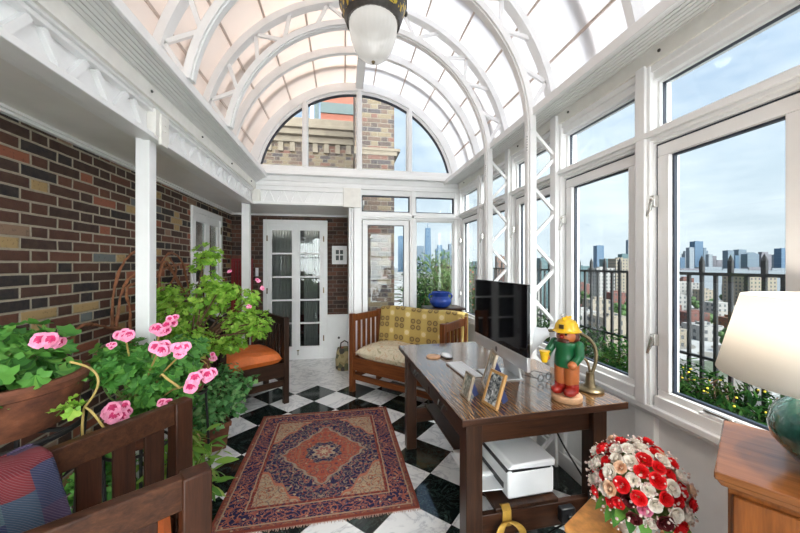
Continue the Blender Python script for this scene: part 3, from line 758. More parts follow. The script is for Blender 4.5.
# ------------------------------------------------------------------ mission seats
def mission_seat(name, label, cat, loc, rz, L, D, HP, zr, zs, nback, nside, mu, mx, cushion, group=None, cl=None):
    """even-arm slatted seat; x along the front, y to the back, origin at the middle of the floor print"""
    o = thing(name, label, cat, loc, rz, group); w = .052; hx, hy = L / 2 - w / 2, D / 2 - w / 2
    for sx in (-1, 1):
        for sy in (-1, 1):
            mb = MB(); mb.box((sx * hx, sy * hy, HP / 2), (w, w, HP)); mb.build('leg', mu, o, .004)
    for sy in (-1, 1):
        MB().b6(-hx, hx, sy * hy - .013, sy * hy + .013, zr[0], zr[1]).build('seat_rail', mx, o, .003)
        MB().b6(-hx, hx, sy * hy - .011, sy * hy + .011, zs[0], zs[1]).build('stretcher', mx, o, .003)
    MB().b6(-hx, hx, hy - .016, hy + .016, HP - .085, HP - .012).build('top_rail', mx, o, .003)
    for sx in (-1, 1):
        MB().b6(sx * hx - .016, sx * hx + .016, -hy, hy, HP - .085, HP - .012).build('arm', mu, o, .003)
        MB().b6(sx * hx - .013, sx * hx + .013, -hy, hy, zr[0], zr[1]).build('seat_rail', mu, o, .003)
        MB().b6(sx * hx - .011, sx * hx + .011, -hy, hy, zs[0], zs[1]).build('stretcher', mu, o, .003)
        for i in range(nside):
            y = -hy + w / 2 + (2 * hy - w) * (i + 1) / (nside + 1)
            mb = MB(); mb.b6(sx * hx - .008, sx * hx + .008, y - .019, y + .019, zr[1], HP - .08); mb.build('slat', mu, o)
    for i in range(nback):
        x = -hx + w / 2 + (2 * hx - w) * (i + 1) / (nback + 1)
        mb = MB(); mb.b6(x - .019, x + .019, hy - .008, hy + .008, zr[1], HP - .08); mb.build('slat', mu, o)
    mb = MB(); mb.b6(-hx, hx, -hy, hy, zr[1] - .05, zr[1] - .03); mb.build('seat_board', mx, o)
    a, b, z0, th = L / 2 - w - .004, D / 2 - .03, zr[1] - .028, cushion[1]
    def puff(u, v):
        x, y = 2 * u - 1, 2 * v - 1
        k = (max(0, 1 - abs(x) ** 5) ** .4) * (max(0, 1 - abs(y) ** 5) ** .4)
        return x, y, k
    mb = MB()
    mb.grid(lambda u, v: ((2 * u - 1) * a, (2 * v - 1) * b, z0 + th * (.45 + .55 * puff(u, v)[2]) + .012 * mnoise.noise(Vector((u * 5, v * 5, L)))), 28, 20)
    mb.grid(lambda u, v: ((1 - 2 * u) * a, (2 * v - 1) * b, z0 + th * (.45 - .45 * puff(u, v)[2])), 28, 20)
    mb.build('cushion', cushion[0], o, label=cl)
    return o
t = NT('cream floral tapestry'); n1 = t.noise(t.coord(), 13, 5, .65, 1.5)
c = t.ramp(n1[0], [(.30, (.30, .25, .13)), (.42, (.62, .52, .36)), (.52, (.74, .66, .50)), (.60, (.58, .36, .20)), (.70, (.70, .62, .46))])
t.bump(n1[0], .2, .004); M['floral'] = t.fin(c, .9)
mission_seat('settee', 'reddish oak slatted settee set diagonally in the far corner', 'settee', (.650, 3.364, 0), math.radians(-44.1), 1.15, .52, .845, (.235, .375), (.135, .195), 11, 4,
             M['settee'], M['settee_x'], (M['floral'], .165), cl='cream floral seat cushion')
mission_seat('slatted_armchair', 'dark slatted armchair with orange cushion behind the potted plants', 'armchair', (-.955, 3.47, 0), math.radians(32), .62, .60, .855, (.27, .405), (.175, .235), 5, 5,
             M['dark'], M['dark_x'], (M['orange'], .15), cl='orange leather seat cushion')

# checked throw over the settee back
def throw_mat():
    t = NT('yellow checked wool throw')
    uv = t.sep(t.coord('UV')); x = t.math('MULTIPLY', uv[0], 15.0); y = t.math('MULTIPLY', uv[1], 17.0)
    fx, fy = t.math('FRACT', x), t.math('FRACT', y); ix, iy = t.math('FLOOR', x), t.math('FLOOR', y)
    dx, dy = t.math('SUBTRACT', fx, .5), t.math('SUBTRACT', fy, .5)
    r = t.math('SQRT', t.math('ADD', t.math('MULTIPLY', dx, dx), t.math('MULTIPLY', dy, dy)))
    ring = t.math('MULTIPLY', t.math('GREATER_THAN', r, .20), t.math('LESS_THAN', r, .42))
    dot = t.math('LESS_THAN', r, .10)
    third = t.math('LESS_THAN', t.math('MODULO', ix, 3.0), 1.5); thirdy = t.math('LESS_THAN', t.math('MODULO', iy, 3.0), 1.5)
    gold, dk, pale = (.64, .48, .16), (.14, .09, .04), (.76, .64, .38)
    c = t.mix(t.math('MULTIPLY', third, .7), gold, (.44, .30, .09)); c = t.mix(t.math('MULTIPLY', thirdy, .5), c, (.44, .30, .09))
    mark = t.math('MULTIPLY', t.math('MAXIMUM', ring, dot), t.math('MULTIPLY', third, thirdy))
    c = t.mix(t.math('MULTIPLY', mark, .85), c, dk)
    m2 = t.math('MULTIPLY', dot, t.math('SUBTRACT', 1.0, t.math('MULTIPLY', third, thirdy)))
    star = t.math('MULTIPLY', t.math('SUBTRACT', 1.0, third), t.math('SUBTRACT', 1.0, thirdy))
    c = t.mix(t.math('MULTIPLY', star, t.math('LESS_THAN', r, .38)), c, pale)
    t.bump(t.noise(t.coord('UV'), 160, 2)[0], .2, .003)
    return t.fin(c, .95)
def cloth(name, fn, nu, nv, mat, label, cat, th=.012):
    mb = MB(); mb.grid(fn, nu, nv)
    o = mb.build(name, mat, solid=th)
    uv = o.data.uv_layers.new(name='UVMap')
    for p in o.data.polygons:
        for li, vi in zip(p.loop_indices, p.vertices):
            uv.data[li].uv = ((vi // (nv + 1)) / nu, (vi % (nv + 1)) / nv)
    return tag(o, label, cat)
sm = Matrix.Translation((.650, 3.364, 0)) @ Matrix.Rotation(math.radians(-44.1), 4, 'Z')
def throw_fn(u, v):
    # v: 0 at the seat, up the front of the back, over the top rail, down behind; u along the back, wrapping over the right arm
    x = -.50 + 1.06 * u
    zt = .872 + .006 * math.sin(u * 9)
    yb = .238
    s = v * 1.18
    if s < .44: y, z = yb - .07 + .045 * s / .44 + .006 * math.sin(u * 14 + v * 3), .455 + (zt - .455) * (s / .44)
    elif s < .56:
        a = (s - .44) / .12 * PI; y, z = yb + .02 - .045 * math.cos(a), zt + .012 * math.sin(a)
    else: y, z = yb + .066, zt - (s - .56)
    z -= .012 * (abs(u - .5) * 2) ** 4
    return sm @ Vector((x, y, z))
cloth('throw_blanket', throw_fn, 44, 40, throw_mat(), 'yellow wool throw with brown rings draped over the settee back', 'blanket', .014)

# ------------------------------------------------------------------ corner pedestal with blue pot
o = thing('pedestal_table', 'small dark side table behind the settee in the window corner', 'table', (1.16, 3.72, 0))
mb = MB(); mb.b6(-.225, .225, -.16, .16, .852, .875); mb.build('tabletop', M['desk_x'], o, .004)
mb = MB(); mb.b6(-.19, .19, -.13, .13, .74, .852); mb.build('apron', M['desk_x'], o, .003)
for sx in (-1, 1):
    for sy in (-1, 1):
        mb = MB(); mb.box((sx * .175, sy * .115, .37), (.035, .035, .74)); mb.build('leg', M['desk'], o, .003)
o = thing('blue_pot', 'squat cobalt blue glazed pot on the corner side table', 'pot', (1.125, 3.70, .875))
mb = MB(); mb.lathe([(.075, 0), (.105, .02), (.128, .06), (.128, .085), (.108, .115), (.092, .13), (.098, .15), (.112, .175), (.106, .18), (.088, .15), (.08, .12), (.09, .06), (0, .03)], (0, 0, 0), 36)
mb.build('body', M['blue_glaze'], o)
for s in (-1, 1): MB().tube([(s * .098, 0, .15), (s * .128, 0, .155), (s * .142, 0, .13), (s * .128, 0, .10)], .009, 8).build('lug', M['blue_glaze'], o)

# ------------------------------------------------------------------ rug
o = thing('persian_rug', 'red and navy persian rug with central diamond medallion on the checker floor', 'rug', (-.142, 2.445, 0), math.radians(1.0))
hx, hy = .555, .66
mb = MB(); mb.grid(lambda u, v: ((2 * u - 1) * hx, (2 * v - 1) * hy, .009 + .0015 * mnoise.noise(Vector((u * 6, v * 6, 1)))), 40, 48)
mb.b6(-hx, hx, -hy, hy, .001, .008); mb.build('pile', M['rug'], o)
rr = random.Random(3); fringe_m = plain('rug fringe', (.45, .30, .24), .9)
for s in (-1, 1):
    mb = MB()
    for i in range(150):
        x = -hx + 2 * hx * (i + .5) / 150; mb.bar((x, s * hy, .004), (x + rr.uniform(-.006, .006), s * (hy + rr.uniform(.008, .02)), .003), .003, .002)
    mb.build('fringe', fringe_m, o, kind='stuff')

# ------------------------------------------------------------------ desk
DESK = (.475, 1.262); drz = math.radians(2.4)
dk = thing('library_desk', 'dark oak library desk carrying the computer by the windows', 'desk', (DESK[0], DESK[1], 0), drz)
DW, DL, DZ = .818, 1.25, .745
dm = Matrix.Translation((DESK[0], DESK[1], 0)) @ Matrix.Rotation(drz, 4, 'Z')
mb = MB(); mb.b6(0, DW, 0, DL, DZ - .032, DZ); mb.mi = [2, 2, 1, 1, 1, 0]; mb.build('top', [M['desk_top'], M['desk_x'], M['desk_y']], dk, .004)
LX = (.072, .70); LY = (.075, DL - .10); lw = .075
for x in LX:
    for y in LY:
        mb = MB(); mb.box((x, y, (DZ - .032) / 2), (lw, lw, DZ - .032)); mb.build('leg', M['desk'], dk, .004)
for y in LY: MB().b6(LX[0], LX[1], y - .012, y + .012, .605, DZ - .032).build('end_apron', M['desk_x'], dk, .003)
MB().b6(LX[1] - .012, LX[1] + .012, LY[0], LY[1], .605, DZ - .032).build('side_apron', M['desk_y'], dk, .003)
MB().b6(LX[0] - .012, LX[0] + .012, LY[0], LY[1], .585, .60).build('drawer_rail', M['desk_y'], dk, .003); MB().b6(LX[0] - .012, LX[0] + .012, LY[0], LY[1], DZ - .05, DZ - .032).build('drawer_rail', M['desk_y'], dk, .003)
for y0, y1 in ((LY[0] + .05, .61), (.63, LY[1] - .05)):
    mb = MB(); mb.b6(LX[0] - .02, LX[0] + .01, y0, y1, .602, DZ - .052); d = mb.build('drawer', M['desk_y'], dk, .003)
    mb = MB()
    for yy in ((y0 + y1) / 2 - .03, (y0 + y1) / 2 + .03): mb.box((LX[0] - .028, yy, .665), (.016, .012, .016))
    mb.tube([(LX[0] - .036, (y0 + y1) / 2 - .03, .665), (LX[0] - .042, (y0 + y1) / 2 - .025, .64), (LX[0] - .042, (y0 + y1) / 2 + .025, .64), (LX[0] - .036, (y0 + y1) / 2 + .03, .665)], .005, 6)
    mb.box((LX[0] - .021, (y0 + y1) / 2, .66), (.004, .10, .05)); mb.build('pull', M['bronze'], d)
for y in LY: MB().b6(LX[0], LX[1], y - .014, y + .014, .185, .29).build('stretcher', M['desk_x'], dk, .003)
mb = MB(); mb.b6(.185, .50, LY[0] - .012, LY[1] + .012, .29, .308); mb.build('shelf', M['desk_y'], dk, .003)
def D(x, y, z=DZ): return dm @ Vector((x, y, z))

# ------------------------------------------------------------------ computer
o = thing('desktop_computer', 'silver all-in-one computer with black screen on the desk', 'computer', (.873, 1.745, DZ), math.radians(0))
mb = MB(); mb.b6(-.010, .008, -.315, .315, .185, .537); mb.build('screen', M['screen'], o, .003)
mb = MB(); mb.b6(-.010, .010, -.315, .315, .115, .186); mb.build('chin', M['alu'], o, .003)
mb = MB(); mb.prism([(.009, .125), (.028, .20), (.045, .33), (.028, .47), (.009, .53)], -.30, .30, 'XZ'); mb.build('back_shell', M['alu'], o, .004)
mb = MB(); mb.b6(-.085, .10, -.10, .10, 0, .007); mb.build('stand_foot', M['alu'], o, .002)
mb = MB(); mb.prism([(.085, .006), (.097, .006), (.045, .28), (.033, .28)], -.09, .09, 'XZ'); mb.build('stand_neck', M['alu'], o, .002)
mb = MB()
pts = [Vector((-.0112, .016 * math.cos(a) * .8, .15 + .016 * math.sin(a))) for a in [2 * PI * i / 16 for i in range(16)]]
mb.add(pts, [tuple(range(16))]); 
mb.build('emblem', plain('dark emblem', (.10, .10, .11), .4), o)
o = thing('keyboard', 'slim white keyboard on the desk before the computer', 'keyboard', (.705, 1.86, DZ), math.radians(4))
mb = MB(); mb.b6(-.055, .055, -.14, .14, .002, .010); mb.build('body', M['alu'], o, .002)
mb = MB()
for i in range(5):
    for j in range(13):
        mb.b6(-.050 + i * .0205, -.050 + i * .0205 + .017, -.134 + j * .0207, -.134 + j * .0207 + .0175, .010, .0125)
mb.build('keys', M['white_plastic'], o)
o = thing('computer_mouse', 'white computer mouse on the far part of the desk', 'mouse', (.690, 2.135, DZ), math.radians(-75))
mb = MB(); mb.ball((0, 0, .0145), .055, 20, (1.0, .55, .25)); mb.build('body', M['white_plastic'], o)
mb = MB(); mb.b6(-.045, .045, -.026, .026, 0.0005, .006); mb.build('base', M['black_plastic'], o, .002)
o = tag(MB().lathe([(.0, 0), (.046, 0), (.048, .004), (.048, .008), (.044, .010), (0, .010)], (0, 0, 0), 28).build('coaster', M['light_wood']), 'round pale wooden coaster at the far edge of the desk', 'coaster'); o.location = (.605, 2.155, DZ)

# photo frames
def photo_frame(label, loc, rz, w, h, tilt, bw, mat, picmat):
    """faces local -x, leans back"""
    o = thing('photo_frame', label, 'picture frame', loc, rz); q = Matrix.Rotation(tilt, 3, 'Y')
    def P(mb):
        mb.v = [tuple(q @ Vector(v)) for v in mb.v]; return mb
    mb = MB(); mb.b6(-.006, .008, -w / 2, w / 2, 0, bw); mb.b6(-.006, .008, -w / 2, w / 2, h - bw, h); mb.b6(-.006, .008, -w / 2, -w / 2 + bw, bw, h - bw); mb.b6(-.006, .008, w / 2 - bw, w / 2, bw, h - bw)
    P(mb).build('frame', mat, o, .0015)
    mb = MB(); mb.b6(-.002, .004, -w / 2 + bw, w / 2 - bw, bw, h - bw); P(mb).build('photograph', picmat, o)
    top = q @ Vector((.008, 0, h * .72)); mb = MB(); mb.bar(top, (top.x + h * .28, 0, .004), w * .3, .004, (0, 1, 0)); mb.build('easel_leg', M['navy'], o)
    return o
M['navy'] = plain('navy velvet backing', (.02, .03, .10), .8)
def bw_mat(name, sc, dark=(.03, .035, .045), light=(.70, .72, .74)):
    t = NT(name); n = t.noise(t.coord(), sc, 4, .6, .6)[0]
    return t.fin(t.ramp(n, [(.40, dark), (.52, tuple(a * .6 + b * .3 for a, b in zip(dark, light))), (.66, light)]), .12)
M['wood_frame'] = wood('golden photo frame', (.30, .15, .05), (.55, .32, .13), 'Z', .35)
M['silver_frame'] = plain('tarnished silver frame', (.40, .32, .24), .35, .2, 40, Metallic=.6)
photo_frame('wooden photo frame with dark wedding picture, nearest the desk corner', (.640, 1.365, DZ), math.radians(12), .104, .158, math.radians(20), .013, M['wood_frame'], bw_mat('black and white photo', 45))
photo_frame('tall narrow looking photo frame behind the wedding picture', (.716, 1.585, DZ), math.radians(-14), .125, .19, math.radians(16), .014, M['silver_frame'], bw_mat('pale grey photo', 30, (.25, .26, .27), (.75, .75, .74)))
photo_frame('small photo frame with blue backing at the left desk edge', (.568, 1.478, DZ), math.radians(2), .085, .115, math.radians(15), .010, M['silver_frame'], bw_mat('greenish photo', 40, (.20, .21, .18), (.66, .66, .58)))

# carved wooden fireman
o = thing('wooden_fireman', 'carved wooden fireman figure with yellow helmet on the desk', 'figurine', (1.035, 1.378, DZ), math.radians(208))
o.scale = (.97, .97, .95)
red = plain('red lacquer', (.34, .022, .014), .25, .2); ylw = plain('yellow lacquer', (.86, .52, .02), .25, .06); grn = plain('green lacquer', (.012, .13, .045), .3, .2); skin = plain('varnished light wood', (.56, .165, .05), .3, .2); brn = plain('dark brown lacquer', (.10, .025, .015), .3, .3)
# local +x faces the viewer's left
mb = MB(); mb.lathe([(0, 0), (.066, 0), (.069, .006), (.069, .024), (.064, .03), (0, .03)], (0, 0, 0), 36); mb.build('base', M['light_wood'], o)
for s in (-1, 1):
    mb = MB(); mb.ball((.026, s * .030, .05), .029, 14, (1.5, .95, .8)); mb.lathe([(.028, 0), (.030, .03), (.028, .045), (0, .046)], (0, s * .027, .042), 16); mb.build('boot', red, o)
    mb = MB(); mb.lathe([(.028, 0), (.033, .02), (.034, .075), (.034, .10), (0, .102)], (0, s * .024, .078), 18); mb.build('leg', skin, o)
mb = MB(); mb.lathe([(.048, 0), (.055, .01), (.053, .05), (.047, .085), (.056, .105), (.054, .122), (.022, .13), (0, .13)], (0, 0, .165), 24); mb.build('jacket', grn, o)
for s in (-1, 1):
    mb = MB(); sh = Vector((.0, s * .058, .275)); el = Vector((.028, s * .074, .232)); hd = Vector((.085 if s < 0 else .05, s * .055, .215 if s < 0 else .19))
    mb.tube([sh, el], [.021, .019], 12); mb.ball(sh, .022, 12); mb.ball(el, .019, 12); mb.tube([el, hd], [.018, .016], 12); mb.build('arm', grn, o)
    mb = MB(); mb.ball(hd + Vector((.01, 0, 0)), .021, 12); mb.build('hand', skin, o)
mb = MB(); mb.lathe([(.012, 0), (.016, .012), (.022, .05), (.025, .052), (.025, .056), (0, .058)], (.105, -.055, .19), 16); mb.build('horn', ylw, o)
mb = MB(); mb.ball((0, 0, .315), .047, 18, (1, 1, .92)); mb.build('head', skin, o)
mb = MB()
mb.ball((-.014, 0, .312), .050, 16, (.9, 1.08, 1.0)); mb.ball((.036, .0, .292), .024, 12, (.7, 1.3, .8)); mb.build('beard', brn, o)
mb = MB(); mb.ball((.05, 0, .316), .011, 10); mb.build('nose', red, o)
for s in (-1, 1):
    mb = MB(); mb.ball((.042, s * .017, .328), .006, 8); mb.build('eye', M['black_plastic'], o)
mb = MB(); mb.lathe([(.062, 0), (.066, .003), (.056, .010), (.054, .018), (.050, .036), (.038, .054), (.018, .064), (0, .067)], (-.002, 0, .336), 28)
mb.ball((.045, 0, .339), .03, 12, (1.2, 1.1, .14)); mb.build('helmet', ylw, o)
mb = MB(); mb.box((-.002, 0, .402), (.09, .006, .012)); mb.ball((-.002, 0, .408), .006, 8); mb.build('crest', ylw, o)
mb = MB(); mb.box((.052, 0, .365), (.006, .022, .02)); mb.build('badge', M['brass'], o)

# desk lamp with bent brass arm
o = thing('desk_lamp', 'brass desk lamp with white cone shade behind the fireman', 'lamp', (1.225, 1.455, DZ), 0)
mb = MB(); mb.lathe([(0, 0), (.060, 0), (.063, .008), (.056, .016), (.032, .022), (.022, .035), (.018, .09), (0, .092)], (0, 0, 0), 32); mb.build('base', M['brass'], o)
def bez(p0, p1, p2, p3, n=18):
    p0, p1, p2, p3 = map(Vector, (p0, p1, p2, p3)); return [p0 * (1 - t) ** 3 + p1 * 3 * t * (1 - t) ** 2 + p2 * 3 * t * t * (1 - t) + p3 * t ** 3 for t in [i / n for i in range(n + 1)]]
mb = MB(); mb.tube(bez((0, 0, .07), (.10, -.01, .24), (.0, .05, .32), (-.14, .16, .27)), .0085, 10); mb.build('arm', M['brass'], o)
mb = MB(); mb.tube(bez((.0, 0, .06), (.0, .0, .20), (-.07, .02, .20), (-.10, .03, .02)), .006, 8); mb.build('tail_arm', M['brass'], o)
ax = Vector((-.9, .28, -.32)).normalized(); qr = ax.to_track_quat('Z', 'Y').to_matrix(); c0 = Vector((-.13, .155, .265))
mb = MB(); mb.lathe([(.026, 0), (.030, .02), (.085, .13), (.082, .13), (.027, .022)], (0, 0, 0), 28); mb.v = [tuple(c0 + qr @ Vector(v)) for v in mb.v]; mb.build('shade', M['white_plastic'], o)
# spectacles and cable
o = thing('eyeglasses', 'black wire eyeglasses lying on the desk behind the fireman', 'glasses', (1.07, 1.60, DZ + .001), math.radians(20))
mb = MB()
for s in (-1, 1): mb.tube([(s * .033 + .022 * math.cos(a), .0, .024 + .019 * math.sin(a)) for a in [2 * PI * i / 16 for i in range(17)]], .0022, 6)
mb.tube([(-.011, 0, .028), (0, 0, .032), (.011, 0, .028)], .002, 6); mb.build('rims', M['black_plastic'], o)
for s in (-1, 1):
    mb = MB(); mb.tube([(s * .056, 0, .026), (s * .058, .05, .022), (s * .056, .11, .018), (s * .054, .135, .004)], .002, 6); mb.build('temple', M['black_plastic'], o)
o = thing('power_adapter', 'black plug block on the front desk stretcher', 'adapter', D(.525, LY[0] - .017, .245), drz)
mb = MB(); mb.b6(-.035, .035, -.03, .003, -.03, .035); mb.build('body', M['black_plastic'], o, .005)
mb = MB(); mb.b6(-.012, .012, -.045, -.03, -.012, .012); mb.build('plug', M['black_plastic'], o, .003)

# printer
o = thing('printer', 'white printer with open paper slot on the desk shelf', 'printer', (.842, 1.57, .308), drz)
pw, pl = .118, .20
mb = MB(); mb.b6(-pw, pw, -pl, pl, .006, .128); mb.build('body', M['white_plastic'], o, .010)
mb = MB(); mb.prism([(-pw - .002, .140), (pw + .004, .133), (pw + .004, .168), (-pw + .02, .162)], -pl - .005, pl + .005, 'XZ'); mb.build('scanner_lid', M['white_plastic'], o, .008)
mb = MB(); mb.b6(-pw - .003, -pw + .06, -pl + .012, pl - .012, .122, .139); mb.b6(-pw + .02, pw - .02, -pl - .001, pl, .128, .136); mb.b6(-pw - .003, -pw + .02, -pl + .04, pl - .04, .035, .06); mb.build('slot', M['black_plastic'], o)
mb = MB(); mb.prism([(-pw - .14, .030), (-pw, .022), (-pw, .028), (-pw - .14, .036)], -pl + .045, pl - .05, 'XZ'); mb.build('paper_tray', M['white_plastic'], o, .002)
mb = MB(); mb.b6(-pw + .01, pw - .01, -pl + .01, pl - .01, 0, .008); mb.build('foot', M['black_plastic'], o)
tag(MB().grid(lambda u, v: tuple(D(.135 + .15 * u, .22 + .24 * v, .3505 - .004 * u)), 6, 6).build('paper_sheet', M['paper'], solid=.001), 'sheet of white paper in the printer tray', 'paper')
pth = bez(D(.62, .30, .70), D(.60, .28, .45), D(.72, .12, .35), D(.655, .055, .30), 20) + bez(D(.655, .055, .30), D(.66, .05, .22), D(.60, .16, .10), D(.55, .22, .008), 14)[1:]
k = MB().tube(pth, .0045, 8).build('power_cord', M['black_plastic'], o); k.matrix_parent_inverse = o.matrix_basis.inverted()
# gold ribbon on the stretcher
o = thing('gold_ribbon', 'golden ribbon tied over the front stretcher of the desk', 'ribbon', D(.235, LY[0], .29), drz)
gold = plain('gold satin', (.50, .29, .05), .38, .25, 20, Metallic=.25)
def band(pts, w): 
    mb = MB(); pts = [Vector(p) for p in pts]; n = len(pts) - 1
    mb.grid(lambda u, v: tuple(pts[round(u * n)] + Vector(((v - .5) * w, 0, 0))), n, 4); return mb
band([(.0, .026, -.06), (.0, .024, .012), (.0, .0, .022), (-.004, -.024, .012), (-.008, -.03, -.05)], .042).build('strap', gold, o, solid=.003)
mb = band(bez((-.01, -.03, -.03), (-.06, -.07, .0), (-.08, -.05, -.12), (-.035, -.035, -.16), 14), .035); mb.build('tail', gold, o, solid=.003)
mb = band(bez((.0, -.03, -.03), (.06, -.07, -.02), (.07, -.06, -.11), (.03, -.04, -.13), 14), .034); mb.build('loop', gold, o, solid=.003)

# ------------------------------------------------------------------ pendant lamp
o = thing('pendant_lamp', 'bronze pendant lamp with acorn glass globe hanging from the vault', 'lamp', (.182, 2.03, 0))
mb = MB(); mb.lathe([(0, 3.03), (.03, 3.03), (.15, 3.00), (.154, 2.885), (.158, 2.873), (.166, 2.870), (.171, 2.885), (.177, 2.90), (.204, 2.985), (.211, 2.99), (.213, 3.015), (.205, 3.03), (.20, 3.045), (.17, 3.06), (.06, 3.10), (.03, 3.15), (0, 3.15)], (0, 0, 0), 48)
mb.build('canopy', M['bronze'], o)
t = NT('gilded filigree'); nn = t.voro(t.scale(t.coord(), (1, 1, .8)), 58); 
c = t.ramp(nn[1], [(0, (.05, .048, .045)), (.55, (.55, .38, .03)), (.86, (.07, .065, .06))], 'CONSTANT')
mb = MB(); mb.lathe([(.1805, 2.908), (.2030, 2.978)], (0, 0, 0), 48); mb.f = mb.f[:48]; mb.mi = mb.mi[:48]; mb.build('filigree_band', t.fin(c, .4, Metallic=.4), o)
for i in range(8):
    a = 2 * PI * i / 8 + .2; MB().ball((.218 * math.cos(a), .218 * math.sin(a), 3.003), .014, 10, (1, 1, 1.3)).build('stud', M['bronze'], o)
t = NT('ribbed white globe glass'); tr = t.node('ShaderNodeBsdfTranslucent'); tr.inputs[0].default_value = (.6, .6, .58, 1)
t.fin((.66, .66, .65), .08); mx = t.node('ShaderNodeMixShader'); mx.inputs[0].default_value = .45
t.l.new(t.p.outputs[0], mx.inputs[1]); t.l.new(tr.outputs[0], mx.inputs[2])
cl = t.node('ShaderNodeBsdfTransparent'); m3_ = t.node('ShaderNodeMixShader'); m3_.inputs[0].default_value = .22
t.l.new(mx.outputs[0], m3_.inputs[1]); t.l.new(cl.outputs[0], m3_.inputs[2]); t.l.new(m3_.outputs[0], t.out.inputs[0])
mb = MB(); n = 96; prof = [(.148, 2.88), (.149, 2.86), (.146, 2.825), (.137, 2.78), (.121, 2.73), (.096, 2.688), (.064, 2.66), (.03, 2.647), (.001, 2.645)]
for i, (r, z) in enumerate(prof):
    for k in range(n): a = 2 * PI * k / n; q = r * (1 + .008 * math.cos(32 * a)); mb.v.append((q * math.cos(a), q * math.sin(a), z))
for i in range(len(prof) - 1):
    for k in range(n): mb.f.append((i * n + k, i * n + (k + 1) % n, (i + 1) * n + (k + 1) % n, (i + 1) * n + k)); mb.mi.append(0)
mb.build('globe', t.m, o)
mb = MB(); mb.lathe([(0, 2.628), (.008, 2.632), (.012, 2.642), (.008, 2.652), (0, 2.655)], (0, 0, 0), 12); mb.build('finial', M['brass'], o)
mb = MB(); mb.tube([(0, 0, 3.14), (0, 0, 3.32)], .012, 10); mb.build('rod', M['bronze'], o)

# ------------------------------------------------------------------ cabinet and table lamp
cz = .90; crz = math.atan2(-.838, .545)
o = thing('cabinet', 'honey brown wooden cabinet with overhanging top under the table lamp', 'cabinet', (.845, .6195, 0), crz)
# local x along the front edge (away to the right), local y to the back
CW, CD_ = .46, .373
mb = MB(); mb.b6(0, CW, 0, CD_, cz - .018, cz); mb.prism([(0, cz - .018), (CW, cz - .018), (CW - .012, cz - .034), (.012, cz - .034)], .012, CD_ - .004, 'XZ'); mb.build('top', M['cab_top'], o, .004)
mb = MB(); mb.b6(.022, CW - .022, .03, CD_ - .01, .06, cz - .034); mb.build('body', M['cab'], o, .003)
mb = MB(); mb.b6(.030, CW - .03, .018, .032, .70, cz - .05); d = mb.build('drawer', M['cab'], o, .003)
mb = MB(); mb.lathe([(.006, 0), (.006, .012), (.014, .018), (.013, .026), (0, .03)], (0, 0, 0), 14); k = mb.build('knob', M['bronze'], d); k.location = (.145, .018, .80); k.rotation_euler = (PI / 2, 0, 0)
mb = MB(); mb.b6(.030, CW - .03, .018, .032, .08, .69); d = mb.build('door', M['cab'], o, .003)
mb = MB(); mb.lathe([(.006, 0), (.006, .012), (.014, .018), (.013, .026), (0, .03)], (0, 0, 0), 14); k = mb.build('knob', M['bronze'], d); k.location = (.07, .018, .45); k.rotation_euler = (PI / 2, 0, 0)
for x in (.04, CW - .04):
    for y in (.05, CD_ - .03):
        mb = MB(); mb.b6(x - .018, x + .018, y - .018, y + .018, 0, .062); mb.build('foot', M['cab'], o)
LP = at(822, 425, Z=1.0)
o = thing('table_lamp', 'table lamp with green glazed globe base and white drum shade', 'lamp', (1.115, .530, cz))
t = NT('mottled green glaze'); n1 = t.noise(t.scale(t.coord(), (1, 1, .6)), 14, 6, .65)[0]
c = t.ramp(n1, [(.30, (.006, .025, .028)), (.46, (.012, .075, .065)), (.58, (.03, .14, .11)), (.70, (.10, .06, .03))]); t.fin(c, .12, Coat_Weight=.5)
mb = MB(); mb.lathe([(.05, 0), (.062, .004), (.100, .025), (.132, .065), (.139, .098), (.128, .135), (.092, .168), (.05, .186), (.035, .192), (0, .192)], (0, 0, 0), 40); mb.build('base', t.m, o)
mb = MB(); mb.tube([(0, 0, .185), (0, 0, .30)], .008, 10); mb.lathe([(.03, .188), (.03, .196), (.012, .21), (0, .21)], (0, 0, 0), 16); mb.build('stem', M['brass'], o)
sh = translucent('linen lampshade', (.90, .87, .82), .45)
mb = MB(); mb.lathe([(.228, .212), (.182, .405)], (0, 0, 0), 56); mb.f = mb.f[:56]; mb.mi = mb.mi[:56]; mb.build('shade', sh, o, solid=.003)
mb = MB()
for k in range(3):
    a = 2 * PI * k / 3; mb.tube([(0, 0, .385), (.182 * math.cos(a), .182 * math.sin(a), .40)], .002, 5)
mb.build('spider', M['brass'], o)
mb = MB(); mb.ball((0, 0, .32), .03, 14, (1, 1, 1.2)); mb.build('bulb', M['white_plastic'], o)

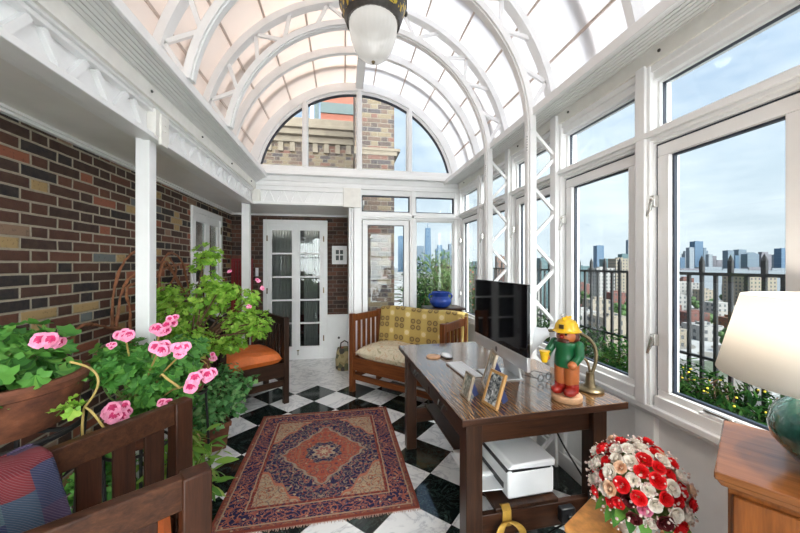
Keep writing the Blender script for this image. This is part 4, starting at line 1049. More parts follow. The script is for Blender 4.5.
# ------------------------------------------------------------------ bouquet on a small burl table
o = thing('burl_table', 'small orange burl table under the rose bouquet', 'table', (.945, .955, 0), math.radians(28))
mb = MB(); mb.b6(-.17, .17, -.13, .13, .475, .50); mb.build('tabletop', M['burl'], o, .004)
for sx in (-1, 1):
    for sy in (-1, 1):
        mb = MB(); mb.box((sx * .13, sy * .09, .2375), (.03, .03, .475)); mb.build('leg', M['cab'], o, .003)
BC = Vector((.945, .915, .50))
bq = thing('rose_bouquet', 'domed bouquet of red and ivory roses beside the cabinet', 'flowers', tuple(BC))
mb = MB(); mb.lathe([(.045, 0), (.055, .01), (.06, .05), (.05, .09), (.056, .10), (.05, .10), (.04, .06), (0, .02)], (0, 0, 0), 24); mb.build('vase', M['white_plastic'], bq)
def rose(r, seed):
    q = random.Random(seed); mb = MB()
    for layer, (n, rr, hh, op) in enumerate(((3, .28, .80, .0), (4, .52, .84, .10), (5, .80, .74, .28), (5, 1.0, .52, .60))):
        for k in range(n):
            a0_ = 2 * PI * (k + q.random() * .4) / n + layer * .6; wdt = 2 * PI / n * .72
            def fn(u, v, a0_=a0_, rr=rr, hh=hh, op=op, wdt=wdt):
                a = a0_ + (u - .5) * 2 * wdt * (1 - .25 * v)
                rad = r * (rr * (.35 + .65 * math.sin(min(1, v * 1.1) * PI / 2)) + op * .35 * v ** 3)
                return (rad * math.cos(a), rad * math.sin(a), r * (hh * v * 1.25 - .18 * (2 * u - 1) ** 2 * v - op * .25 * v ** 4) - r * .3)
            mb.grid(fn, 5, 4)
    return mb
protos = {c: [rose(1.0, 10 * i + j) for j in range(3)] for i, c in enumerate('rwpck')}
q = random.Random(29); NR = 98; RB = .124; ctr = Vector((0, 0, .160))
mesh_cache = {}
for i in range(NR):
    z = 1 - (i + .5) / NR * 1.35; a = i * 2.39996; rr_ = math.sqrt(max(0, 1 - z * z))
    n_ = Vector((rr_ * math.cos(a), rr_ * math.sin(a), z)).normalized()
    kind = q.choice('rwpwrwpwrr') if i > 2 else 'w'
    if n_.dot(Vector((-.60, -.70, -.35)).normalized()) > .86: kind = q.choice('cckw')
    rad = q.uniform(.0155, .021)
    m3 = n_.to_track_quat('Z', 'Y').to_matrix() @ rotz(q.random() * 6)
    key = (kind, q.randrange(3))
    if key not in mesh_cache:
        mb = protos[key[0]][key[1]]
        ob = mb.build({'r': 'red_rose', 'w': 'ivory_rose', 'p': 'peach_rose', 'c': 'crimson_rose', 'k': 'pink_rose'}[kind], M[{'r': 'rose_red', 'w': 'rose_white', 'p': 'rose_peach', 'c': 'crimson', 'k': 'petal_pink'}[kind]], bq); mesh_cache[key] = ob
    else:
        ob = mesh_cache[key].copy(); COL.objects.link(ob); ob.parent = bq
    p = ctr + n_ * (RB * q.uniform(.90, 1.10)); p.z = ctr.z + (p.z - ctr.z) * 1.02
    ob.matrix_local = Matrix.Translation(p) @ (m3 * rad).to_4x4()
mb = MB()
for i in range(700):
    n_ = Vector((q.gauss(0, 1), q.gauss(0, 1), q.gauss(0, 1) - .1)).normalized()
    p = ctr + n_ * RB * q.uniform(.95, 1.22); mb.ball(p, q.uniform(.0025, .005), 6)
mb.build('filler_bloom', M['baby'], bq, kind='stuff')
def simple_leaf(mb, p, d, nrm, L, W, mi=0, curl=.15):
    d = d.normalized(); s = d.cross(nrm).normalized(); u = s.cross(d)
    prof = ((0, .0), (.25, .75), (.5, 1), (.75, .7), (1, 0))
    vs = []; 
    for t_, w_ in prof:
        c = p + d * L * t_ - u * curl * L * t_ * t_; vs += [c + s * W * w_ * .5 + u * W * .12 * w_, c, c - s * W * w_ * .5 + u * W * .12 * w_]
    fs = []
    for i in range(4):
        for k in range(2): fs.append((3 * i + k, 3 * i + k + 1, 3 * i + 4 + k, 3 * i + 3 + k))
    mb.add(vs, fs, mi)
mb = MB()
for i in range(46):
    a = q.random() * 2 * PI; n_ = Vector((math.cos(a), math.sin(a), -.35)).normalized()
    simple_leaf(mb, ctr + n_ * RB * .72, n_ + Vector((0, 0, q.uniform(-.5, .1))), Vector((0, 0, 1)), q.uniform(.05, .09), .032)
mb.build('leaf', M['leaf_mid'], bq, kind='stuff')
mb = MB()
for i in range(14): a = 2 * PI * i / 14; mb.tube([(.02 * math.cos(a), .02 * math.sin(a), .04), (.05 * math.cos(a), .05 * math.sin(a), .14)], .003, 5)
mb.ball((0, 0, .160), .095, 16); mb.build('stem', M['stem_green'], bq)

# ------------------------------------------------------------------ foreground chair and plaid blanket
A1, A2, B1, B2 = Vector((-.638, 1.420, 0)), Vector((-.965, .935, 0)), Vector((-.382, .930, 0)), Vector((-.83, .630, 0))
OC = (A1 + A2 + B1 + B2) / 4
fg = thing('slat_sided_armchair', 'brown oak slat-sided armchair in the foreground with orange seat', 'armchair', tuple(OC))
a1, a2, b1, b2 = [p - OC for p in (A1, A2, B1, B2)]
def post(p, dirv, h, w=.066):
    mb = MB(); an = math.atan2(dirv.y, dirv.x); mb.box(p + Vector((0, 0, h / 2)), (w, w * .85, h), rotz(an)); mb.build('leg', M['fg'], fg, .005)
for p, d_ in ((a1, a2 - a1), (a2, a2 - a1), (b1, b2 - b1), (b2, b2 - b1)): post(p, d_, .842)
Z = lambda p, z: Vector((p.x, p.y, z))
for p, q_, nm in ((a1, a2, 'far_arm'), (b1, b2, 'near_arm')):
    d_ = (q_ - p); L_ = d_.length; dn = d_.normalized()
    MB().bar(Z(p, .80), Z(q_, .80), .034, .08).build('arm', M['fg_rail'], fg, .004); MB().bar(Z(p, .34), Z(q_, .34), .026, .12).build('seat_rail', M['fg_rail'], fg, .004)
    MB().bar(Z(p, .20), Z(q_, .20), .026, .05).build('stretcher', M['fg_rail'], fg, .004)
    n_ = 5
    for i in range(n_):
        c_ = p + dn * ((.095 if nm == 'far_arm' else .112) + (L_ - .15) * i / (n_ - .4))
        mb = MB(); mb.bar(Z(c_, .38), Z(c_, .78), .014, .064, dn); mb.build('slat', M['fg'], fg, .002)
for p, q_, nm in ((a1, b1, 'front_rail'), (a2, b2, 'back_rail')):
    MB().bar(Z(p, .34), Z(q_, .34), .026, .12).build('seat_rail', M['fg_rail'], fg, .004); MB().bar(Z(p, .20), Z(q_, .20), .024, .05).build('stretcher', M['fg_rail'], fg, .004)
    if nm == 'back_rail': MB().bar(Z(p, .80), Z(q_, .80), .034, .08).build('top_rail', M['fg_rail'], fg, .004)
for i in range(3):
    c_ = a2 + (b2 - a2) * (i + 1) / 4; mb = MB(); mb.bar(Z(c_, .38), Z(c_, .78), .014, .06, b2 - a2); mb.build('slat', M['fg'], fg, .002)
def quad(u, v): 
    s_ = .045; u, v = .07 + .86 * u, .06 + .88 * v
    return (a1 * (1 - u) + a2 * u) * (1 - v) + (b1 * (1 - u) + b2 * u) * v
mb = MB()
kf = lambda u, v: (max(0, 1 - abs(2 * u - 1) ** 5) ** .4) * (max(0, 1 - abs(2 * v - 1) ** 5) ** .4)
mb.grid(lambda u, v: tuple(Z(quad(u, v), .45 + .075 * kf(u, v))), 20, 20); mb.grid(lambda u, v: tuple(Z(quad(1 - u, v), .45 - .05 * kf(u, v))), 20, 20)
mb.build('cushion', M['orange'], fg, label='orange leather seat cushion')
mb = MB(); mb.prism([(quad(u, v).x, quad(u, v).y) for u, v in ((0, 0), (1, 0), (1, 1), (0, 1))], .375, .398, 'XY'); mb.build('seat_board', M['fg_rail'], fg)

def plaid_mat():
    t = NT('red and blue plaid wool')
    uv = t.sep(t.coord('UV')); x = t.math('MULTIPLY', uv[0], 5.0); y = t.math('MULTIPLY', uv[1], 8.0)
    w = t.white(t.comb(t.math('FLOOR', x), t.math('FLOOR', y), 5.0))
    c = t.ramp(w[0], [(0, (.13, .008, .014)), (.25, (.035, .065, .11)), (.42, (.045, .028, .075)), (.58, (.17, .018, .024)), (.72, (.06, .11, .135)), (.86, (.022, .032, .085))], 'CONSTANT')
    st = t.math('SINE', t.math('MULTIPLY', t.math('ADD', uv[0], t.math('MULTIPLY', uv[1], 1.4)), 260.0))
    c = t.mix(t.math('MULTIPLY', t.math('GREATER_THAN', st, .55), .22), c, (.30, .25, .27))
    t.bump(st, .3, .003)
    return t.fin(c, .95)
rn = (a2 - a1).normalized(); inw = Vector((-rn.y, rn.x, 0)); inw = inw if inw.dot(b1 - a1) > 0 else -inw
def plaid_fn(u, v):
    base = A1 + rn * (.395 + .25 * u); s = v * .62
    if s < .10: off, z = -.035, .75 + s
    elif s < .22:
        a = (s - .10) / .12 * PI; off, z = -.035 * math.cos(a) * 1.0, .838 + .012 * math.sin(a)
    else:
        k = (s - .22); off, z = .036 + .20 * k + .02 * math.sin(u * 7), .838 - k * .70
    z += .012 * mnoise.noise(Vector((u * 4, v * 4, 3)))
    p = base + inw * (off + .012 * mnoise.noise(Vector((u * 5, v * 3, 8)))) + rn * (-.10 * max(0, s - .1) * (1 - u))
    return (p.x, p.y, z)
cloth('plaid_blanket', plaid_fn, 30, 50, plaid_mat(), 'red and blue plaid wool blanket over the foreground armchair', 'blanket', .014)

# ------------------------------------------------------------------ plants
def lobed_leaf(mb, p, d, nrm, r, rng, lobes=7, depth=.14):
    """a round scalloped leaf; p is where the stalk meets it, d points to its tip"""
    d = (d - nrm * d.dot(nrm)).normalized(); s = d.cross(nrm); c = p + d * r * .55
    n = lobes * 3; vs = [p + nrm * (-r * .10)]
    for i in range(n + 1):
        a = -PI * .93 + 2 * PI * .93 * i / n
        rr = r * (1 - depth * .5 + depth * math.cos(a * lobes)) * (1.0 if abs(a) < 2.4 else .9)
        q = c + (d * math.cos(a) + s * math.sin(a)) * rr
        vs.append(q + nrm * (r * (.20 * ((rr / r) ** 2) + .06 * math.cos(a * lobes + 1) + rng.uniform(-.05, .05))))
    mid = [vs[0]]; b = len(vs)
    for i in range(1, n + 2): vs.append((vs[i] + c) / 2 * 1.0 - nrm * r * .02)
    fs = []
    for i in range(1, n + 1): fs.append((i, i + 1, b + i, b + i - 1))
    for i in range(n): fs.append((0, b + i, b + i + 1))
    mb.add(vs, fs)
def ivy_leaf(mb, p, d, nrm, r, rng):
    d = (d - nrm * d.dot(nrm)).normalized(); s = d.cross(nrm)
    out = [(0, 0), (-.15, .45), (.25, .40), (.30, .75), (.62, .38), (1.15, 0), (.62, -.38), (.30, -.75), (.25, -.40), (-.15, -.45)]
    vs = [p + d * r * .35 + nrm * r * .05] + [p + (d * a + s * b) * r - nrm * r * .12 * abs(b) for a, b in out]
    mb.add(vs, [(0, i, i % 10 + 1) for i in range(1, 11)])
def foliage(mb, blobs, n, rng, size, kind='lobed', up=.6):
    tot = sum(b[1][0] * b[1][1] * b[1][2] for b in blobs) 
    anchors = []
    for c, rad, *_ in blobs:
        k = max(4, int(n * (rad[0] * rad[1] * rad[2]) ** .6 / sum((b[1][0] * b[1][1] * b[1][2]) ** .6 for b in blobs)))
        for _i in range(k):
            v = Vector((rng.gauss(0, 1), rng.gauss(0, 1), rng.gauss(0, 1))).normalized() * (rng.random() ** .45)
            p = Vector(c) + Vector((v.x * rad[0], v.y * rad[1], v.z * rad[2]))
            nr = (Vector((v.x, v.y, v.z * .5)) * .9 + Vector((0, 0, up)) + Vector((rng.uniform(-.5, .5), rng.uniform(-.5, .5), rng.uniform(-.3, .3)))).normalized()
            dr = Vector((v.x, v.y, -.35)) + Vector((rng.uniform(-.6, .6), rng.uniform(-.6, .6), rng.uniform(-.4, .2)))
            if dr.length < .05: dr = Vector((1, 0, 0))
            r = size * rng.uniform(.6, 1.25)
            if kind == 'lobed': lobed_leaf(mb, p, dr, nr, r, rng, rng.choice((5, 7)), rng.uniform(.16, .25))
            elif kind == 'ivy': ivy_leaf(mb, p, dr, nr, r, rng)
            else: simple_leaf(mb, p, dr.normalized() + Vector((0, 0, rng.uniform(-.2, .8))), nr, r * 3.2, r * .9)
            if rng.random() < .25: anchors.append(p)
    return anchors
def flower_head(parent, c, r, rng, face=None):
    """a cluster of ruffled pelargonium blooms with dark blotched upper petals"""
    mb = MB(); fc = (face or Vector((.25, -1, .35))).normalized()
    for k in range(5):
        o_ = Vector((rng.uniform(-1, 1), rng.uniform(-.5, .5), rng.uniform(-.8, .8))) * r * .62
        ctr_ = Vector(c) + o_
        nr = (fc + Vector((rng.uniform(-.5, .5), rng.uniform(-.3, .3), rng.uniform(-.35, .45)))).normalized()
        s = nr.cross(Vector((0, 0, 1))).normalized(); u = s.cross(nr)
        for j in range(5):
            a = PI / 2 + 2 * PI * j / 5; dirp = s * math.cos(a) + u * math.sin(a); sd = nr.cross(dirp)
            R_ = r * rng.uniform(.5, .62)
            def fn(q, t, dirp=dirp, sd=sd, R_=R_):
                w = R_ * .62 * math.sin(min(1, .18 + t * .95) * PI * .62) * (2 * q - 1)
                return tuple(ctr_ + dirp * R_ * t * (1 - .10 * (2 * q - 1) ** 2) + sd * w + nr * (R_ * (.32 * t - .22 * t * t + .07 * math.sin(q * 9 + j))))
            b0 = len(mb.f); mb.grid(fn, 6, 5)
            top = j in (0, 1, 4)
            for f_ in range(b0, len(mb.f)):
                v_ = (f_ - b0) % 5; q_ = (f_ - b0) // 5
                mb.mi[f_] = 1 if (v_ == 0 or (v_ == 1 and q_ in (2, 3)) or (top and (v_ <= 1 or (v_ == 2 and 1 <= q_ <= 4)))) else 0
    return mb.build('flower_head', [M['petal_pink'], M['petal_deep']], parent)
def stems(mb, base, anchors, rng, r=.004, n=20):
    for p in (rng.sample(anchors, min(n, len(anchors)))):
        m = (Vector(base) + p) / 2 + Vector((rng.uniform(-.05, .05), rng.uniform(-.05, .05), rng.uniform(-.02, .06)))
        mb.tube([Vector(base) + Vector((rng.uniform(-.03, .03), rng.uniform(-.03, .03), 0)), m, p], [r * 1.3, r, r * .6], 5)
def pot_parts(o, prof, n=40, soil_z=None, soil_r=None):
    MB().lathe(prof, (0, 0, 0), n).build('pot', M['terracotta'], o)
    MB().lathe([(0, soil_z), (soil_r, soil_z), (soil_r, soil_z - .02), (0, soil_z - .02)], (0, 0, 0), 24).build('soil', M['soil'], o)
def L_(o, p): return Vector(p) - Vector(o.location)

# big terracotta bowl on an iron stand
bx, by = -1.275, 1.455; bz = .758
o = thing('plant_stand', 'black iron ring stand under the big terracotta bowl', 'plant stand', (bx, by, 0))
mb = MB(); mb.tube([(.235 * math.cos(a), .235 * math.sin(a), bz - .012) for a in [2 * PI * i / 40 for i in range(41)]], .011, 8)
MB().tube([(.20 * math.cos(a), .20 * math.sin(a), .25) for a in [2 * PI * i / 40 for i in range(41)]], .007, 8).build('lower_ring', M['iron'], o)
mb.bar((-.235, 0, bz - .012), (.235, 0, bz - .012), .014, .012); mb.bar((0, -.235, bz - .012), (0, .235, bz - .012), .014, .012); mb.build('ring', M['iron'], o)
for i in range(4):
    a = PI / 4 + PI / 2 * i - .3; mb = MB(); mb.tube([(.235 * math.cos(a), .235 * math.sin(a), bz - .01), (.20 * math.cos(a), .20 * math.sin(a), .25), (.25 * math.cos(a), .25 * math.sin(a), 0.006)], .009, 8); mb.build('leg', M['iron'], o)
o = thing('bowl_geranium', 'geranium in a wide terracotta bowl by the brick wall, at far left', 'potted plant', (bx, by, bz))
pot_parts(o, [(.15, 0), (.185, .008), (.22, .066), (.238, .138), (.24, .154), (.25, .16), (.254, .184), (.246, .198), (.228, .198), (.22, .15), (0, .13)], 48, .165, .226)
rng = random.Random(21); mb = MB()
bl = [((.02, -.02, .225), (.20, .20, .09)), ((.04, -.20, .20), (.14, .09, .065)), ((-.06, .10, .285), (.2, .16, .10)), ((-.12, -.26, .19), (.14, .09, .08)), ((-.10, -.30, -.02), (.06, .05, .07))]
an = foliage(mb, bl, 300, rng, .041); mb.build('foliage', M['leaf_mid'], o)
mb = MB(); stems(mb, (0, 0, .16), an, rng, .004, 24); mb.build('stem', M['stem_green'], o)
flower_head(o, L_(o, at(44, 341, T=1.16)), .047, rng); flower_head(o, L_(o, at(53, 342, T=1.20)), .036, rng); 
mb = MB(); f = bez(L_(o, at(70, 362, T=1.1)), L_(o, at(106, 368, T=1.12)), L_(o, at(104, 385, T=1.12)), L_(o, at(84, 408, T=1.1)), 16) + bez(L_(o, at(84, 408, T=1.1)), L_(o, at(82, 420, T=1.1)), L_(o, at(82, 430, T=1.1)), L_(o, at(83, 442, T=1.1)), 6)[1:]
mb.tube(f, .0038, 8); mb.tube(bez(L_(o, at(85, 407, T=1.1)), L_(o, at(94, 412, T=1.1)), L_(o, at(98, 420, T=1.1)), L_(o, at(104, 428, T=1.12)), 8), .0038, 8); mb.build('trailing_stem', M['stem_yellow'], o)
mb = MB(); foliage(mb, [(tuple(L_(o, at(74, 404, T=1.08))), (.035, .03, .03))], 10, rng, .022); mb.build('sprout', M['leaf_light'], o)

# centre: pink regal geranium on a tall black stand
gx, gy, gz = -1.00, 1.80, .50
o = thing('wire_plant_stand', 'black wire stand holding the pink geranium behind the armchair', 'plant stand', (gx, gy, 0))
mb = MB().tube([(.13 * math.cos(a), .13 * math.sin(a), gz - .008) for a in [2 * PI * i / 32 for i in range(33)]], .007, 8)
MB().tube([(.12 * math.cos(a), .12 * math.sin(a), .2) for a in [2 * PI * i / 32 for i in range(33)]], .007, 8).build('lower_ring', M['iron'], o)
mb.bar((-.13, 0, gz - .008), (.13, 0, gz - .008), .01, .01); mb.bar((0, -.13, gz - .008), (0, .13, gz - .008), .01, .01); mb.build('ring', M['iron'], o)
for i in range(4):
    a = .4 + PI / 2 * i; mb = MB(); mb.tube([(.13 * math.cos(a), .13 * math.sin(a), gz - .008), (.12 * math.cos(a), .12 * math.sin(a), .2), (.16 * math.cos(a), .16 * math.sin(a), .006)], .008, 8); mb.build('leg', M['iron'], o)
o = thing('pink_geranium', 'bushy pink geranium in front of the near white post', 'potted plant', (gx, gy, gz))
pot_parts(o, [(.085, 0), (.09, .005), (.115, .13), (.125, .135), (.128, .165), (.112, .165), (.105, .13), (0, .12)], 32, .145, .108)
mb = MB(); rng = random.Random(5)
def B(u, v, t, r): return (tuple(L_(o, at(u, v, T=t))), r)
bl = [B(140, 362, 1.55, (.17, .16, .11)), B(165, 365, 1.58, (.15, .15, .12)), B(118, 362, 1.5, (.11, .12, .08)), B(150, 392, 1.50, (.10, .12, .10)), B(185, 350, 1.72, (.10, .12, .08)), B(128, 350, 1.62, (.12, .12, .06)), B(145, 410, 1.45, (.07, .08, .05)), B(172, 392, 1.6, (.10, .1, .09))]
an = foliage(mb, bl, 640, rng, .033); mb.build('foliage', M['leaf_mid'], o)
mb = MB(); stems(mb, (0, 0, .14), an, rng, .0045, 34); mb.build('stem', M['stem_green'], o)
for (u, v, t, r) in ((162, 328, 1.42, .042), (172, 321, 1.48, .030), (125, 333, 1.40, .040), (112, 345, 1.38, .018), (158, 350, 1.36, .045), (181, 352, 1.36, .042), (197, 383, 1.36, .046), (207, 374, 1.42, .040), (113, 414, 1.27, .046), (121, 409, 1.30, .035), (166, 406, 1.33, .030)):
    flower_head(o, L_(o, at(u, v, T=t)), r, rng)
mb = MB()
for (u, v, t) in ((162, 328, 1.45), (125, 335, 1.43), (158, 352, 1.4), (181, 354, 1.4), (199, 383, 1.42), (114, 416, 1.33)):
    p = L_(o, at(u, v, T=t)); mb.tube([p, p * .6 + Vector((0, 0, .12)) * .4 + Vector((0, 0, .04)), Vector((0, 0, .14))], .004, 6)
mb.tube(bez(L_(o, at(162, 374, T=1.35)), L_(o, at(168, 380, T=1.35)), L_(o, at(174, 383, T=1.36)), L_(o, at(180, 388, T=1.36)), 8), .005, 6)
mb.build('flower_stalk', M['stem_yellow'], o)

# tall scented geranium, light green, on a stand of white stakes behind
tx, ty, tz = -1.10, 2.62, .56
o = thing('wooden_plant_stool', 'dark wooden stool under the tall light green geranium', 'stool', (tx, ty, 0))
mb = MB(); mb.lathe([(0, tz - .03), (.16, tz - .03), (.165, tz - .025), (.165, tz - .005), (.16, tz), (0, tz)], (0, 0, 0), 32); mb.build('seat', M['dark_x'], o)
for i in range(4):
    a = PI / 4 + PI / 2 * i; mb = MB(); mb.tube([(.12 * math.cos(a), .12 * math.sin(a), tz - .03), (.15 * math.cos(a), .15 * math.sin(a), .004)], .014, 10); mb.build('leg', M['dark'], o)
o = thing('tall_geranium', 'tall sprawling light green geranium beside the left door', 'potted plant', (tx, ty, tz))
pot_parts(o, [(.09, 0), (.095, .005), (.125, .17), (.135, .175), (.14, .21), (.122, .21), (.114, .17), (0, .16)], 32, .185, .118)
rng = random.Random(9); mb = MB()
bl = [B(178, 318, 2.45, (.22, .2, .16)), B(205, 300, 2.5, (.17, .16, .15)), B(208, 255, 2.5, (.095, .09, .095)), B(212, 282, 2.5, (.06, .06, .09)), B(222, 296, 2.52, (.06, .06, .06)), B(165, 295, 2.5, (.12, .12, .10)), B(240, 318, 2.5, (.13, .13, .12)), B(258, 325, 2.5, (.10, .1, .12)), B(228, 342, 2.45, (.12, .12, .08)), B(205, 345, 2.4, (.13, .13, .12)), B(248, 300, 2.55, (.08, .08, .09)), B(190, 340, 2.3, (.14, .14, .10)), B(226, 290, 2.5, (.10, .1, .08)), B(170, 335, 2.4, (.12, .1, .08)), B(195, 268, 2.5, (.03, .03, .04))]
an = foliage(mb, bl, 1700, rng, .0265); mb.build('foliage', M['leaf_light'], o)
mb = MB(); stems(mb, (0, 0, .18), an, rng, .006, 40); mb.build('stem', M['stem_brown'], o)
for (u, v, t, r) in ((230, 272, 2.4, .018), (258, 280, 2.4, .022), (262, 288, 2.4, .018), (249, 306, 2.38, .020), (212, 357, 2.05, .03)): flower_head(o, L_(o, at(u, v, T=t)), r, rng)

# terracotta pot glimpsed between pink geranium and ivy
o = thing('terracotta_pot', 'round terracotta pot with bare curling roots, seen through the leaves', 'pot', (-.945, 2.20, .60))
MB().lathe([(.075, 0), (.08, .005), (.105, .13), (.112, .135), (.115, .165), (.10, .165), (.092, .12), (0, .10)], (0, 0, 0), 32).build('pot', M['terracotta'], o)
mb = MB(); rng = random.Random(2)
for i in range(9):
    a = rng.random() * 6.28; mb.tube(bez((.03 * math.cos(a), .03 * math.sin(a), .11), (.05 * math.cos(a), .05 * math.sin(a), .24), (.14 * math.cos(a + 1), .14 * math.sin(a + 1), .22), (.125 * math.cos(a + 1), .125 * math.sin(a + 1), .05), 10), .003, 5)
mb.build('root', M['stem_yellow'], o)
s_ = thing('terracotta_pot_stand', 'black iron tripod stand under the round terracotta pot', 'plant stand', (-.945, 2.20, 0))
mb = MB(); mb.tube([(.10 * math.cos(a), .10 * math.sin(a), .592) for a in [2 * PI * i / 24 for i in range(25)]], .007, 8); mb.bar((-.1, 0, .592), (.1, 0, .592), .01, .01); mb.build('ring', M['iron'], s_)
for i in range(3):
    a = 2 * PI * i / 3; mb = MB(); mb.tube([(.10 * math.cos(a), .10 * math.sin(a), .59), (.13 * math.cos(a), .13 * math.sin(a), .006)], .007, 8); mb.build('leg', M['iron'], s_)

# square pot with ivy
o = thing('ivy_planter', 'dark green ivy in a square terracotta pot at the rug corner', 'potted plant', (-.985, 2.66, 0), math.radians(30))
mb = MB()
def sq(s, z, k=1): return [Vector((sx * s, sy * s, z)) for sx, sy in ((-1, -1), (1, -1), (1, 1), (-1, 1))]
lv = sq(.085, 0) + sq(.105, .17) + sq(.115, .17) + sq(.118, .205) + sq(.10, .205) + sq(.09, .15)
fs = [(3, 2, 1, 0)] + [(4 * l + k, 4 * l + (k + 1) % 4, 4 * l + 4 + (k + 1) % 4, 4 * l + 4 + k) for l in range(5) for k in range(4)] + [(20, 21, 22, 23)]
mb.add(lv, fs); mb.build('pot', M['terracotta'], o, .004)
MB().b6(-.095, .095, -.095, .095, .165, .18).build('soil', M['soil'], o)
rng = random.Random(33); mb = MB(); inv = Matrix.Rotation(-math.radians(30), 3, 'Z')
def BI(u, v, t, r): return (tuple(inv @ (at(u, v, T=t) - Vector(o.location))), r)
bl = [BI(212, 400, 2.30, (.20, .18, .16)), BI(228, 395, 2.35, (.14, .14, .13)), BI(205, 420, 2.18, (.13, .13, .08)), BI(225, 375, 2.40, (.12, .12, .10)), BI(240, 385, 2.35, (.08, .08, .06)), BI(252, 378, 2.35, (.07, .03, .03)), BI(196, 400, 2.2, (.10, .1, .10)), BI(238, 408, 2.35, (.06, .05, .05))]
an = foliage(mb, bl, 1250, rng, .027, 'ivy'); mb.build('foliage', M['leaf_ivy'], o)
mb = MB(); stems(mb, (0, 0, .17), an, rng, .003, 40); mb.build('stem', M['stem_brown'], o)
mb = MB()
mb.tube([inv @ (at(u, v, T=2.0) - Vector(o.location)) for u, v in ((193, 447), (198, 443), (200, 438), (197, 434))], .008, 8); mb.build('hanging_root', M['light_wood'], o)

# low plants on the floor behind the foreground chair
for k, (x, y, lab, seed) in enumerate(((-1.06, 2.12, 'low yellow green plant in a clay pot behind the armchair slats', 41), (-.86, 2.02, 'low fresh green plant at the right of the armchair slats', 42), (-1.28, 1.98, 'low leafy plant by the brick behind the armchair', 43))):
    o = thing('floor_plant', lab, 'potted plant', (x, y, 0))
    pot_parts(o, [(.07, 0), (.075, .005), (.095, .12), (.105, .125), (.107, .15), (.092, .15), (.086, .12), (0, .10)], 28, .13, .088)
    rng = random.Random(seed); mb = MB()
    an = foliage(mb, [((0, 0, .28), (.17, .17, .16)), ((.05, -.08, .17), (.13, .1, .08))], 170, rng, .034, 'simple' if k != 2 else 'lobed')
    mb.build('foliage', M['leaf_low'] if k != 2 else M['leaf_mid'], o)
    mb = MB(); stems(mb, (0, 0, .13), an, rng, .003, 22); mb.build('stem', M['stem_green'], o)

# grapevine trellises against the brick
def vine(label, pts_list, loc):
    o = thing('grapevine_trellis', label, 'trellis', loc); rng = random.Random(len(label))
    mb = MB()
    for pts in pts_list:
        P_ = [at(u, v, X=x) - Vector(loc) for u, v, x in pts]
        sp = []
        for i in range(len(P_) - 1):
            for k in range(6):
                t_ = k / 6; p0, p1, p2, p3 = P_[max(0, i - 1)], P_[i], P_[i + 1], P_[min(len(P_) - 1, i + 2)]
                sp.append(.5 * ((2 * p1) + (p2 - p0) * t_ + (2 * p0 - 5 * p1 + 4 * p2 - p3) * t_ ** 2 + (3 * p1 - p0 - 3 * p2 + p3) * t_ ** 3))
        sp.append(P_[-1]); sp = [p + Vector((0, rng.uniform(-.004, .004), rng.uniform(-.004, .004))) for p in sp]
        mb.tube(sp, [.0085 + .002 * math.sin(i * .7) for i in range(len(sp))], 7)
    mb.build('vine', M['twig'], o); return o
vine('rusty grapevine arch against brick left of the near post',
     [[(112, 330, -1.50), (113, 300, -1.50), (118, 275, -1.50), (130, 255, -1.50), (150, 248, -1.50)], [(116, 330, -1.46), (120, 300, -1.46), (128, 280, -1.46), (148, 265, -1.46)],
      [(130, 345, -1.44), (130, 310, -1.44), (127, 298, -1.44), (128, 287, -1.44), (138, 282, -1.44)], [(72, 345, -1.42), (76, 330, -1.42), (90, 324, -1.42), (110, 328, -1.44), (126, 330, -1.45)]], (-1.45, 2.2, 0))
vine('rusty grapevine wreath on brick right of the near post',
     [[(158, 290, -1.5), (162, 262, -1.5), (172, 253, -1.5), (182, 262, -1.5), (188, 285, -1.5), (190, 300, -1.5)], [(157, 260, -1.49), (168, 268, -1.49), (178, 280, -1.49), (188, 300, -1.49)],
      [(157, 277, -1.48), (166, 268, -1.48), (180, 264, -1.48)], [(156, 300, -1.5), (170, 285, -1.5), (176, 270, -1.5), (170, 258, -1.5)], [(160, 295, -1.47), (160, 275, -1.47), (167, 262, -1.47), (182, 292, -1.47)]], (-1.45, 3.0, 0))

# ------------------------------------------------------------------ outside: terrace, railing, shrubs
M['terrace'] = plain('grey terrace paving', (.07, .068, .065), .9, .15, 5)
struct('ground_terrace', MB().b6(XR + .07, 4.3, -3, 9, -.25, -.05), M['terrace'], 'grey roof terrace outside the windows', 'terrace')
rail = thing('terrace_railing', 'black iron railing with spiked bars outside the right windows', 'railing', (2.70, 0, 0))
mb = MB(); mb.b6(-.018, .018, -1, 9, 1.295, 1.318); mb.b6(-.015, .015, -1, 9, .05, .075); mb.b6(-.015, .015, -1, 9, .66, .68); mb.build('handrail', M['iron'], rail)
i = 0
for k in range(96):
    y = .18 + k * .094
    tall = k % 2 == 0
    mb = MB(); mb.b6(-.009, .009, y - .011, y + .011, .05, 1.30)
    if tall: mb.b6(-.011, .011, y - .013, y + .013, 1.30, 1.405); mb.lathe([(.016, 0), (.012, .02), (0, .05)], (0, y, 1.40), 6)
    mb.build('baluster', M['iron'], rail)
rng = random.Random(77)
